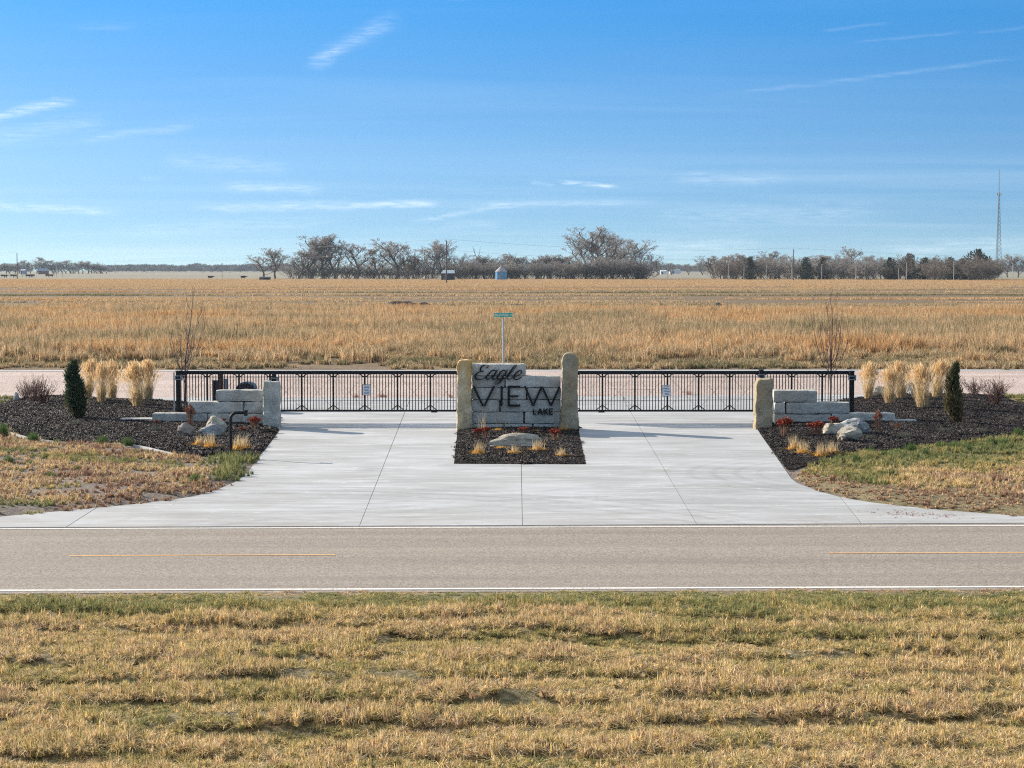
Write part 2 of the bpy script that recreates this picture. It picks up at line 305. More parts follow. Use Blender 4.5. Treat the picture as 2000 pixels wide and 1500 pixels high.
mat_blade('catmint', [(0.0, (0.11, 0.12, 0.085)), (0.5, (0.20, 0.19, 0.14)), (1.0, (0.30, 0.26, 0.2))], 0.2, 0.6, 6)
mat_blade('green_tuft', [(0.0, (0.09, 0.15, 0.04)), (0.5, (0.22, 0.30, 0.09)), (1.0, (0.48, 0.46, 0.2))], 0.35, 0.6, 6)
mat_blade('juniper', [(0.0, (0.05, 0.075, 0.04)), (0.5, (0.12, 0.145, 0.07)), (1.0, (0.30, 0.27, 0.11))], 0.2, 0.6, 5)
mat_blade('juniper_light', [(0.0, (0.08, 0.10, 0.045)), (0.5, (0.17, 0.185, 0.075)), (1.0, (0.38, 0.33, 0.15))], 0.3, 0.7, 5)
mat_blade('juniper_dry', [(0.0, (0.14, 0.11, 0.05)), (0.5, (0.34, 0.25, 0.12)), (1.0, (0.55, 0.40, 0.22))], 0.15, 0.6, 5)
mat_blade('far_juniper', [(0.0, (0.045, 0.055, 0.04)), (0.5, (0.085, 0.095, 0.065)), (1.0, (0.17, 0.155, 0.11))], 0.15, 0.8, .2)
mat_blade('twig_grey', [(0.0, (0.50, 0.46, 0.43)), (0.5, (0.76, 0.715, 0.67)), (1.0, (0.92, 0.88, 0.83))], 0.4, 0.4, .15)
mat_blade('twig_brown', [(0.0, (0.38, 0.32, 0.27)), (0.5, (0.60, 0.51, 0.44)), (1.0, (0.80, 0.69, 0.60))], 0.4, 0.4, .15)
mat_blade('twig_red', [(0.0, (0.12, 0.06, 0.05)), (0.5, (0.22, 0.11, 0.09)), (1.0, (0.32, 0.2, 0.17))], 0.1, 0.4, 4)
mat_blade('chips', [(0.0, (0.014, 0.010, 0.009)), (0.55, (0.05, 0.036, 0.031)), (0.82, (0.22, 0.165, 0.14)), (1.0, (0.55, 0.43, 0.37))], 0.0, 0.7, 4)
mat_blade('twig_plum', [(0.0, (0.10, 0.065, 0.06)), (0.5, (0.18, 0.125, 0.115)), (1.0, (0.28, 0.21, 0.19))], 0.05, 0.4, 4)
simple('bark_grey', (0.15, 0.135, 0.12), 0.95, 0, 0.3, .8); simple('bark_red', (0.07, 0.038, 0.034), 0.8, 0, 0.3, 8)

# ------------------------------------------------------------------ object helpers
def tag(o, label=None, cat=None, group=None, kind=None):
    if label: o['label'] = label
    if cat: o['category'] = cat
    if group: o['group'] = group
    if kind: o['kind'] = kind
    return o
def thing(name, label, cat, loc=(0, 0, 0), rz=0.0, group=None):
    o = bpy.data.objects.new(name, None); C.objects.link(o); o.location = loc; o.rotation_euler = (0, 0, rz)
    o.empty_display_size = 0.2
    return tag(o, label, cat, group)
def linkmesh(name, me, mat=None, parent=None, loc=None):
    o = bpy.data.objects.new(name, me); C.objects.link(o)
    if mat and not me.materials: me.materials.append(MATS[mat])
    if parent is not None: o.parent = parent
    if loc is not None: o.location = loc
    return o
def mesh_np(name, verts, faces, shade=None, smooth=False):
    """verts (N,3); faces (M,3) or (M,4) array, or list of lists"""
    me = bpy.data.meshes.new(name)
    if isinstance(faces, np.ndarray):
        k = faces.shape[1]; me.vertices.add(len(verts)); me.vertices.foreach_set('co', np.asarray(verts, dtype=np.float32).ravel())
        me.loops.add(faces.size); me.loops.foreach_set('vertex_index', faces.astype(np.int32).ravel())
        me.polygons.add(len(faces)); me.polygons.foreach_set('loop_start', np.arange(0, faces.size, k, dtype=np.int32))
        me.polygons.foreach_set('loop_total', np.full(len(faces), k, dtype=np.int32))
        me.update(calc_edges=True)
    else:
        me.from_pydata([tuple(v) for v in verts], [], faces); me.update()
    if shade is not None:
        a = me.attributes.new('shade', 'FLOAT', 'FACE'); a.data.foreach_set('value', np.asarray(shade, dtype=np.float32))
    if smooth: me.polygons.foreach_set('use_smooth', np.ones(len(me.polygons), dtype=bool))
    return me
class MB:
    """collects simple solids into one mesh"""
    def __init__(s): s.v = []; s.f = []
    def box(s, c, d, rot=None):
        n = len(s.v); h = Vector(d)/2
        for z in (-1, 1):
            for y in (-1, 1):
                for x in (-1, 1):
                    q = Vector((x*h.x, y*h.y, z*h.z))
                    if rot is not None: q = rot @ q
                    s.v.append(tuple(Vector(c)+q))
        s.f += [[n+a for a in q] for q in ((0, 2, 3, 1), (4, 5, 7, 6), (0, 1, 5, 4), (2, 6, 7, 3), (0, 4, 6, 2), (1, 3, 7, 5))]
        return s
    def bar(s, a, b, r0, r1=None, sides=6, cap=True):
        a, b = Vector(a), Vector(b); r1 = r0 if r1 is None else r1; d = (b-a).normalized()
        u = d.orthogonal().normalized(); w = d.cross(u); n = len(s.v)
        for p, r in ((a, r0), (b, r1)):
            for i in range(sides):
                t = 2*math.pi*i/sides + math.pi/4; s.v.append(tuple(p + (u*math.cos(t)+w*math.sin(t))*r))
        for i in range(sides): j = (i+1) % sides; s.f.append([n+i, n+j, n+sides+j, n+sides+i])
        if cap: s.f.append([n+i for i in range(sides)][::-1]); s.f.append([n+sides+i for i in range(sides)])
        return s
    def path(s, pts, r, sides=10):
        pts = [Vector(p) for p in pts]; n0 = len(s.v)
        for k, p in enumerate(pts):
            d = (pts[min(k+1, len(pts)-1)] - pts[max(k-1, 0)]).normalized(); u = Vector((0, 1, 0)); w = d.cross(u).normalized()
            rr = r[k] if isinstance(r, (list, tuple)) else r
            for i in range(sides): t = 2*math.pi*i/sides; s.v.append(tuple(p+(u*math.cos(t)+w*math.sin(t))*rr))
        for k in range(len(pts)-1):
            for i in range(sides):
                j = (i+1) % sides; a = n0+k*sides; s.f.append([a+i, a+j, a+sides+j, a+sides+i])
        s.f.append([n0+i for i in range(sides)][::-1]); s.f.append([n0+(len(pts)-1)*sides+i for i in range(sides)])
        return s
    def prism(s, poly, y0, y1):
        """poly in xz, extruded along y"""
        n = len(s.v); k = len(poly)
        for y in (y0, y1):
            for (x, z) in poly: s.v.append((x, y, z))
        s.f.append([n+i for i in range(k)]); s.f.append([n+k+i for i in range(k)][::-1])
        for i in range(k): j = (i+1) % k; s.f.append([n+i, n+k+i, n+k+j, n+j])
        return s
    def mesh(s, name='mesh'): return mesh_np(name, s.v, s.f)
    def build(s, name, mat, parent=None, loc=None, bevel=0):
        me = s.mesh(name)
        bm = bmesh.new(); bm.from_mesh(me)
        bmesh.ops.recalc_face_normals(bm, faces=bm.faces)
        if bevel: bmesh.ops.bevel(bm, geom=bm.edges[:], offset=bevel, segments=1, affect='EDGES')
        bm.to_mesh(me); bm.free()
        return linkmesh(name, me, mat, parent, loc)
def vnoise(x, y, seed=0):
    """smooth value noise 0..1, numpy"""
    x = np.asarray(x, float); y = np.asarray(y, float)
    xi = np.floor(x).astype(np.int64); yi = np.floor(y).astype(np.int64); fx = x-xi; fy = y-yi
    fx = fx*fx*(3-2*fx); fy = fy*fy*(3-2*fy)
    def h(a, b):
        n = (a*374761393 + b*668265263 + seed*974634777) & 0x7fffffff
        n = ((n ^ (n >> 13))*1274126177) & 0x7fffffff
        return ((n ^ (n >> 16)) & 0xffff)/65535.0
    return (h(xi, yi)*(1-fx)+h(xi+1, yi)*fx)*(1-fy) + (h(xi, yi+1)*(1-fx)+h(xi+1, yi+1)*fx)*fy
def fbm(x, y, seed=0, o=3):
    t = 0; a = 0.5; s = 0
    for k in range(o): t = t + a*vnoise(x*2**k, y*2**k, seed+k*17); s += a; a *= 0.5
    return t/s
def inpoly(x, y, poly):
    r = np.zeros(len(x), bool); n = len(poly)
    for i in range(n):
        x0, y0 = poly[i][0], poly[i][1]; x1, y1 = poly[(i+1) % n][0], poly[(i+1) % n][1]
        if y0 == y1: continue
        c = ((y0 > y) != (y1 > y)) & (x < (x1-x0)*(y-y0)/(y1-y0)+x0); r ^= c
    return r
def distpoly(x, y, poly):
    d = np.full(len(x), 1e9); n = len(poly)
    for i in range(n):
        ax, ay = poly[i][0], poly[i][1]; bx, by = poly[(i+1) % n][0], poly[(i+1) % n][1]
        dx, dy = bx-ax, by-ay; t = np.clip(((x-ax)*dx+(y-ay)*dy)/(dx*dx+dy*dy+1e-12), 0, 1)
        d = np.minimum(d, np.hypot(x-ax-t*dx, y-ay-t*dy))
    return d
def sheet(name, poly, step, hf, mat, kind='structure'):
    """ground sheet with the exact outline of poly and a height function inside"""
    xs = [p[0] for p in poly]; ys = [p[1] for p in poly]
    gx, gy = np.meshgrid(np.arange(min(xs), max(xs), step), np.arange(min(ys), max(ys), step))
    gx = (gx + RNG.uniform(-.3, .3, gx.shape)*step).ravel(); gy = (gy + RNG.uniform(-.3, .3, gy.shape)*step).ravel()
    ok = inpoly(gx, gy, poly) & (distpoly(gx, gy, poly) > step*0.4); gx, gy = gx[ok], gy[ok]
    out = []
    for i in range(len(poly)):
        a, b = Vector((poly[i][0], poly[i][1])), Vector((poly[(i+1) % len(poly)][0], poly[(i+1) % len(poly)][1]))
        k = max(1, int((b-a).length/(step*1.2)))
        out += [a.lerp(b, j/k) for j in range(k)]
    pts = out + [Vector((float(a), float(b))) for a, b in zip(gx, gy)]
    v2, e, f, *_ = mgeo.delaunay_2d_cdt(pts, [], [list(range(len(out)))], 1, 1e-5)
    X = np.array([p.x for p in v2]); Y = np.array([p.y for p in v2]); Z = hf(X, Y)
    me = mesh_np(name, np.stack([X, Y, Z], 1), np.array([list(q) for q in f]), smooth=True)
    bm = bmesh.new(); bm.from_mesh(me); bmesh.ops.recalc_face_normals(bm, faces=bm.faces)
    if sum(q.normal.z for q in bm.faces) < 0: bmesh.ops.reverse_faces(bm, faces=bm.faces)
    bm.to_mesh(me); bm.free()
    return tag(linkmesh(name, me, mat), kind=kind)
def slab(name, poly, z0, z1, mat, parent=None):
    bm = bmesh.new(); vs = [bm.verts.new((p[0], p[1], z1)) for p in poly]; f = bm.faces.new(vs)
    r = bmesh.ops.extrude_face_region(bm, geom=[f])
    for v in r['geom']:
        if isinstance(v, bmesh.types.BMVert): v.co.z = z0
    bmesh.ops.recalc_face_normals(bm, faces=bm.faces); bmesh.ops.triangulate(bm, faces=[q for q in bm.faces if len(q.verts) > 4])
    me = bpy.data.meshes.new(name); bm.to_mesh(me); bm.free()
    return linkmesh(name, me, mat, parent)

# ---- scattering of grass and chips ("stuff" only)
def blades(n, sx, sy, h0, h1, w, lean=0.5, segs=2, seed=0, clump=0, flat=0.0, widen=1.0):
    r = np.random.default_rng(seed)
    if clump:
        cx = r.uniform(-sx/2, sx/2, clump); cy = r.uniform(-sy/2, sy/2, clump); k = r.integers(0, clump, n)
        x = cx[k]+r.normal(0, sx*0.028, n); y = cy[k]+r.normal(0, sy*0.028, n); hh = r.uniform(0.6, 1.2, clump)[k]; cs = r.uniform(0, 1, clump)[k]
    else: x = r.uniform(-sx/2, sx/2, n); y = r.uniform(-sy/2, sy/2, n); hh = np.ones(n); cs = r.uniform(0, 1, n)
    h = r.uniform(h0, h1, n)*hh; az = r.uniform(0, 2*np.pi, n); ln = np.abs(r.normal(0, lean, n)) + flat
    dx, dy = np.cos(az), np.sin(az); fa = r.uniform(0, np.pi, n); wx, wy = np.cos(fa)*w*.5, np.sin(fa)*w*.5
    V = []; F = []
    rows = segs
    for k in range(segs+1):
        t = k/segs; out = h*ln*t*t*1.0; up = h*t*np.sqrt(np.clip(1-(np.minimum(ln, .95)*t)**2, .05, 1)); ww = (1-t**1.5)
        cxp, cyp = x+dx*out, y+dy*out
        if k < segs: V.append(np.stack([cxp-wx*ww, cyp-wy*ww, up], 1)); V.append(np.stack([cxp+wx*ww, cyp+wy*ww, up], 1))
        else: V.append(np.stack([cxp, cyp, up], 1))
    per = len(V); Vn = np.concatenate(V, 0); idx = np.arange(n)
    for k in range(segs-1):
        a, b, c, d = 2*k*n+idx, (2*k+1)*n+idx, (2*k+2)*n+idx, (2*k+3)*n+idx
        F.append(np.stack([a, b, d], 1)); F.append(np.stack([a, d, c], 1))
    k = segs-1; F.append(np.stack([2*k*n+idx, (2*k+1)*n+idx, (2*k+2)*n+idx], 1))
    Fn = np.concatenate(F, 0); sh = np.clip(0.65*r.uniform(0, 1, n)+0.35*cs, 0, 1); reps = len(F)
    return Vn, Fn, np.tile(sh, reps)
def source(name, data, mat):
    me = mesh_np(name, data[0], data[1], data[2]); me.materials.append(MATS[mat])
    return bpy.data.objects.new(name, me)
def scatter(name, pts, rot, scl, tone, idx, sources, label, cat):
    me = bpy.data.meshes.new(name); me.vertices.add(len(pts)); me.vertices.foreach_set('co', np.asarray(pts, np.float32).ravel())
    for an, dt, arr in (('rz', 'FLOAT', rot), ('tone', 'FLOAT', tone), ('idx', 'INT', idx)):
        a = me.attributes.new(an, dt, 'POINT'); a.data.foreach_set('value', np.asarray(arr, np.float32 if dt == 'FLOAT' else np.int32))
    a = me.attributes.new('scl', 'FLOAT_VECTOR', 'POINT'); a.data.foreach_set('vector', np.asarray(scl, np.float32).ravel())
    o = linkmesh(name, me)
    ng = bpy.data.node_groups.new(name, 'GeometryNodeTree')
    ng.interface.new_socket('Geometry', in_out='INPUT', socket_type='NodeSocketGeometry'); ng.interface.new_socket('Geometry', in_out='OUTPUT', socket_type='NodeSocketGeometry')
    N, L = ng.nodes, ng.links; gi = N.new('NodeGroupInput'); go = N.new('NodeGroupOutput')
    ip = N.new('GeometryNodeInstanceOnPoints'); jn = N.new('GeometryNodeJoinGeometry')
    for s in sources:
        oi = N.new('GeometryNodeObjectInfo'); oi.inputs['Object'].default_value = s; oi.inputs['As Instance'].default_value = True; L.new(oi.outputs['Geometry'], jn.inputs[0])
    def att(n, t):
        a = N.new('GeometryNodeInputNamedAttribute'); a.data_type = t; a.inputs['Name'].default_value = n; return [q for q in a.outputs if q.enabled and q.name == 'Attribute'][0]
    L.new(gi.outputs[0], ip.inputs['Points']); L.new(jn.outputs[0], ip.inputs['Instance']); ip.inputs['Pick Instance'].default_value = True
    L.new(att('idx', 'INT'), ip.inputs['Instance Index'])
    cx = N.new('ShaderNodeCombineXYZ'); L.new(att('rz', 'FLOAT'), cx.inputs[2]); L.new(cx.outputs[0], ip.inputs['Rotation']); L.new(att('scl', 'FLOAT_VECTOR'), ip.inputs['Scale'])
    L.new(ip.outputs[0], go.inputs[0])
    md = o.modifiers.new('scatter', 'NODES'); md.node_group = ng
    return tag(o, label, cat, kind='stuff')
def grid_pts(x0, x1, y0, y1, step, jit=0.45):
    gx, gy = np.meshgrid(np.arange(x0, x1, step), np.arange(y0, y1, step)); gx = gx.ravel(); gy = gy.ravel()
    return gx+RNG.uniform(-jit, jit, len(gx))*step, gy+RNG.uniform(-jit, jit, len(gy))*step

# ------------------------------------------------------------------ SETTING: ground and roads
RA = math.radians(1.33)                       # the highway is turned a little against the gates
def road_pt(t, d, z):                          # t along, d across from the near edge line
    y0 = rowY(1148.5)
    return Vector((t*math.cos(RA)-d*math.sin(RA), y0 + t*math.sin(RA)+d*math.cos(RA), z))
def road_quad(name, t0, t1, d0, d1, z, mat):
    me = mesh_np(name, [road_pt(t0, d0, z), road_pt(t1, d0, z), road_pt(t1, d1, z), road_pt(t0, d1, z)], [[0, 1, 2, 3]])
    return tag(linkmesh(name, me, mat), kind='structure')
me = mesh_np('ground', [(-6000, -60, -0.16), (6000, -60, -0.16), (6000, 6500, -0.16), (-6000, 6500, -0.16)], [[0, 1, 2, 3]])
tag(linkmesh('ground', me, 'pasture'), kind='structure')
ROADW = rowY(1029) - rowY(1148.5)
road_quad('road', -150, 150, -0.28, ROADW+0.42, -0.012, 'chip_seal')
road_quad('edge_line', -150, 150, -0.06, 0.07, -0.006, 'edge_paint')
road_quad('edge_line', -150, 150, ROADW-0.055, ROADW+0.055, -0.006, 'edge_paint')
cd = rowY(1081.5) - rowY(1148.5)
tA, tB, tC = P(148, 1082).x, P(665, 1082).x, P(1627, 1079).x
per = tC - tA; ln = tB - tA
for k in range(-5, 6): road_quad('centre_dash', tA+k*per, tA+k*per+ln, cd-0.042, cd+0.042, -0.006, 'yellow_paint')

# outlines on the ground (picture pixels -> metres)
def G(lst): return [P(x, y).xy for x, y in lst]
fy = lambda x: 1025.5 - (x-1000)*0.0045 + 0*x
L_CURVE = [(545, 842), (518, 878), (497, 905), (483, 925), (462, 940), (430, 954), (385, 968), (330, 977), (250, 986), (170, 993), (90, 1001), (0, 1009), (-120, 1018), (-200, 1025)]
R_CURVE = [(1475, 831), (1484, 846), (1545, 934), (1556, 943), (1600, 960), (1650, 972), (1700, 981), (1770, 989), (1850, 997), (1930, 1003), (2000, 1008), (2120, 1015), (2220, 1019)]
drive = tag(slab('driveway', G([(-200, 1026.5), (2220, 1020.5), (1475, 815), (545, 815)][:0] or [(400, 1024), (1700, 1022), (1460, 800), (560, 800)]), -0.12, -0.012, 'dirt_grey'), kind='structure')
jl = lambda t: (790 + (703-790)*t, 808 + (1022-808)*t)
def seg(p, q, t): return (p[0]+(q[0]-p[0])*t, p[1]+(q[1]-p[1])*t)
g_ = 0.5                                                                  # half the joint width, in pixels
ROW_J = 783
la = (799.5, ROW_J); lb = (702, fy(702)); ra = (1219, ROW_J); rb = (1361, fy(1361))
def on(p, q, y): t = (y-p[1])/(q[1]-p[1]); return p[0]+(q[0]-p[0])*t
slabs = [
    [(x-g_, y) for x, y in (la, lb)] + [(130, fy(130)), (190, 991+0.5)] + [(250, 986), (330, 977), (385, 968), (430, 954), (462, 940), (483, 925), (497, 905), (518, 878), (545, 842), (545, 818), (350, ROW_J+1)],
    [(128, fy(128)), (-200, fy(-200))] + [(-120, 1018), (0, 1009), (90, 1001), (170, 993), (188, 991.5)],
    [(la[0]+g_, la[1]), (lb[0]+g_, lb[1]), (1020.3-g_, fy(1020)), (1018.2-g_, 906.5), (886.5, 906), (893, 846), (893, 815), (1010, 815), (1010, ROW_J)],
    [(1011, ROW_J), (1011, 815), (1130, 815), (1131, 846), (1145, 907), (1018.2+g_, 906.5), (1020.3+g_, fy(1020)), (rb[0]-g_, rb[1]), (ra[0]-g_, ra[1])],
    [(ra[0]+g_, ra[1]), (rb[0]+g_, rb[1]), (1682, fy(1682)), (1641, 970.5)] + [(1600, 960), (1556, 943), (1545, 934), (1484, 846), (1475, 831), (1475, 816), (1660, ROW_J-3)],
    [(1684, fy(1684)), (2220, fy(2220))] + [(2120, 1015), (2000, 1008), (1930, 1003), (1850, 997), (1770, 989), (1700, 981), (1650, 972), (1642.5, 970.8)],
    [(285, 776.5), (345, ROW_J-0.2), (799, ROW_J-1.2), (799, 776.3)], [(800.5, 776.3), (800.5, ROW_J-1.2), (1218, ROW_J-1.2), (1218, 773)],
    [(1219.5, 773), (1219.5, ROW_J-1.2), (1662, ROW_J-4), (1722, 770.5)],
]
for q in slabs: slab('slab', G(q), -0.14, 0.0, 'concrete', drive)
# joint filler under the slabs
for a, b in (((la), (lb)), ((1018.2, 905), (1020.3, 1024)), (ra, rb)): pass

road_y = lambda x: rowY(1152) + x*math.tan(RA)
gr = [(-60, P(0, 776).y), (-20, P(0, 776).y), (P(285, 776.5).x, P(0, 776.4).y), (P(1722, 770.5).x, P(0, 770.4).y), (22, P(0, 772).y), (60, P(0, 772).y), (60, rowY(720.5)), (-60, rowY(723.5))]
gr2 = [(-60, rowY(792)), (60, rowY(790)), (60, rowY(720.5)), (-60, rowY(723.5))]
sheet('gravel_road', gr2, 1.1, lambda x, y: -0.035 + 0.02*(fbm(x*.7, y*.7, 3)-.5)*0 - 0.0*x, 'gravel')
# pale shoulder along the far side of the gravel road
tag(linkmesh('road_shoulder', mesh_np('road_shoulder', [(-60, rowY(725), -.022), (60, rowY(722.3), -.022), (60, rowY(719.8), -.022), (-60, rowY(722.8), -.022)], [[0, 1, 2, 3]]), 'concrete'), kind='structure')

# field
FY0, FY1 = rowY(722.5), 985.0
me = mesh_np('field', [(-60, rowY(723), -.05), (60, rowY(720), -.05), (420, FY1+20, -.05), (-420, FY1+20, -.05)], [[0, 1, 2, 3]]); tag(linkmesh('field', me, 'field_soil'), kind='structure')

# planting beds
BED_L = [(545, 842), (518, 878), (498, 893), (450, 893), (406, 897), (364, 894), (322, 884), (280, 874), (250, 870), (218, 869), (168, 868), (110, 864), (60, 857), (14, 845), (-60, 826), (-60, 800), (0, 793), (28, 781), (70, 776), (126, 774.5), (182, 778), (240, 782), (336, 784), (350, 786), (545, 818)]
BED_R = [(1475, 831), (1484, 846), (1545, 930), (1560, 915), (1619, 899), (1664, 888), (1734, 882), (1804, 874), (1888, 868), (1972, 855), (2010, 845), (2060, 830), (2040, 805), (1990, 787), (1960, 776), (1900, 772.5), (1800, 771.5), (1720, 773.5), (1672, 778), (1652, 781.5), (1475, 816)]
BED_C = [(886.5, 906), (1145, 907), (1131, 846), (1130, 815), (893, 815), (893, 846)]
bl, br, bc = G(BED_L), G(BED_R), G(BED_C)
def hbed(poly, amp, seed):
    def f(x, y):
        d = distpoly(x, y, poly); return -0.015 + amp*(1-np.exp(-d/1.2)) + 0.05*(fbm(x*1.7, y*1.7, seed)-.5)*np.clip(d/.4, 0, 1)
    return f
HL, HR, HC = hbed(bl, 0.16, 1), hbed(br, 0.16, 2), hbed(bc, 0.07, 3)
sheet('mulch_bed', bl, 0.22, HL, 'mulch'); sheet('mulch_bed', br, 0.22, HR, 'mulch'); sheet('mulch_bed', bc, 0.16, HC, 'mulch')
def hz(x, y):
    """ground height under a plant at x, y"""
    for poly, f in ((bl, HL), (br, HR), (bc, HC)):
        if inpoly(np.array([x]), np.array([y]), poly)[0]: return float(f(np.array([x]), np.array([y]))[0])
    return 0.0
# verges beside the driveway
VL = [(498, 893), (497, 905), (483, 925), (462, 940), (430, 954), (385, 968), (330, 977), (250, 986), (170, 993), (90, 1001), (0, 1009), (-120, 1018), (-200, 1024), (-420, 1026), (-420, 775), (28, 775), (28, 781), (0, 793), (-60, 800), (-60, 826), (14, 845), (60, 857), (110, 864), (168, 868), (218, 869), (250, 870), (280, 874), (322, 884), (364, 894), (406, 897), (450, 893)]
VR = [(1545, 930), (1545, 934), (1556, 943), (1600, 960), (1650, 972), (1700, 981), (1770, 989), (1850, 997), (1930, 1003), (2000, 1008), (2120, 1015), (2220, 1018), (2450, 1018), (2450, 772), (1960, 772), (1960, 776), (1990, 787), (2040, 805), (2060, 830), (2010, 845), (1972, 855), (1888, 868), (1804, 874), (1734, 882), (1664, 888), (1619, 899), (1560, 915)]
vl, vr = G(VL), G(VR)
def hverge(poly, seed, amp=0.13):
    def f(x, y):
        d = distpoly(x, y, poly); return -0.03 + np.clip(d/.8, 0, 1)*(amp*fbm(x*.55, y*.9, seed) + 0.05*fbm(x*3, y*3, seed+5))
    return f
HVL, HVR = hverge(vl, 21), hverge(vr, 31)
sheet('verge', vl, 0.3, HVL, 'dirt_grey'); sheet('verge', vr, 0.3, HVR, 'verge_soil')
# near verge, between the camera and the highway
ne = [(-14, 15.0), (14, 15.0), (14, road_y(14)), (-14, road_y(-14))]
def rowsn(x, y):
    q = road_y(0)+x*math.tan(RA)-y; ph = q/1.2 + 1.5*fbm(x*.16+2, y*.3, 141) + .3*fbm(x*.8, y*.8, 142)
    return 0.5+0.5*np.sin(2*np.pi*ph)
def HN(x, y):
    q = road_y(0)+x*math.tan(RA)-y; e = np.clip(q/2.2, 0, 1)
    return -0.018 - .06*np.clip(q/1.5, 0, 1) + e*(0.18*fbm(x*.35+3, y*1.5, 41) + 0.05*fbm(x*2.2, y*4, 44) - 0.06 + .08*rowsn(x, y))
sheet('roadside_verge', ne, 0.16, HN, 'verge_soil')

# ------------------------------------------------------------------ haze: the far trees fade to blue
hb = MB(); hb.box((0, 3200, 31.5), (13000, 6700, 66)); hzo = hb.build('haze', 'concrete'); hzo.data.materials.clear()
hm = bpy.data.materials.new('haze'); hm.use_nodes = True; hn = hm.node_tree; hn.nodes.clear()
ho = hn.nodes.new('ShaderNodeOutputMaterial'); hv = hn.nodes.new('ShaderNodeVolumePrincipled'); hv.inputs['Density'].default_value = 0.00005
hv.inputs['Color'].default_value = (0.72, 0.86, 1.0, 1); hv.inputs['Anisotropy'].default_value = 0.2; hn.links.new(hv.outputs[0], ho.inputs['Volume']); hzo.data.materials.append(hm)
tag(hzo, 'thin pale haze over the whole plain', 'haze', kind='stuff')

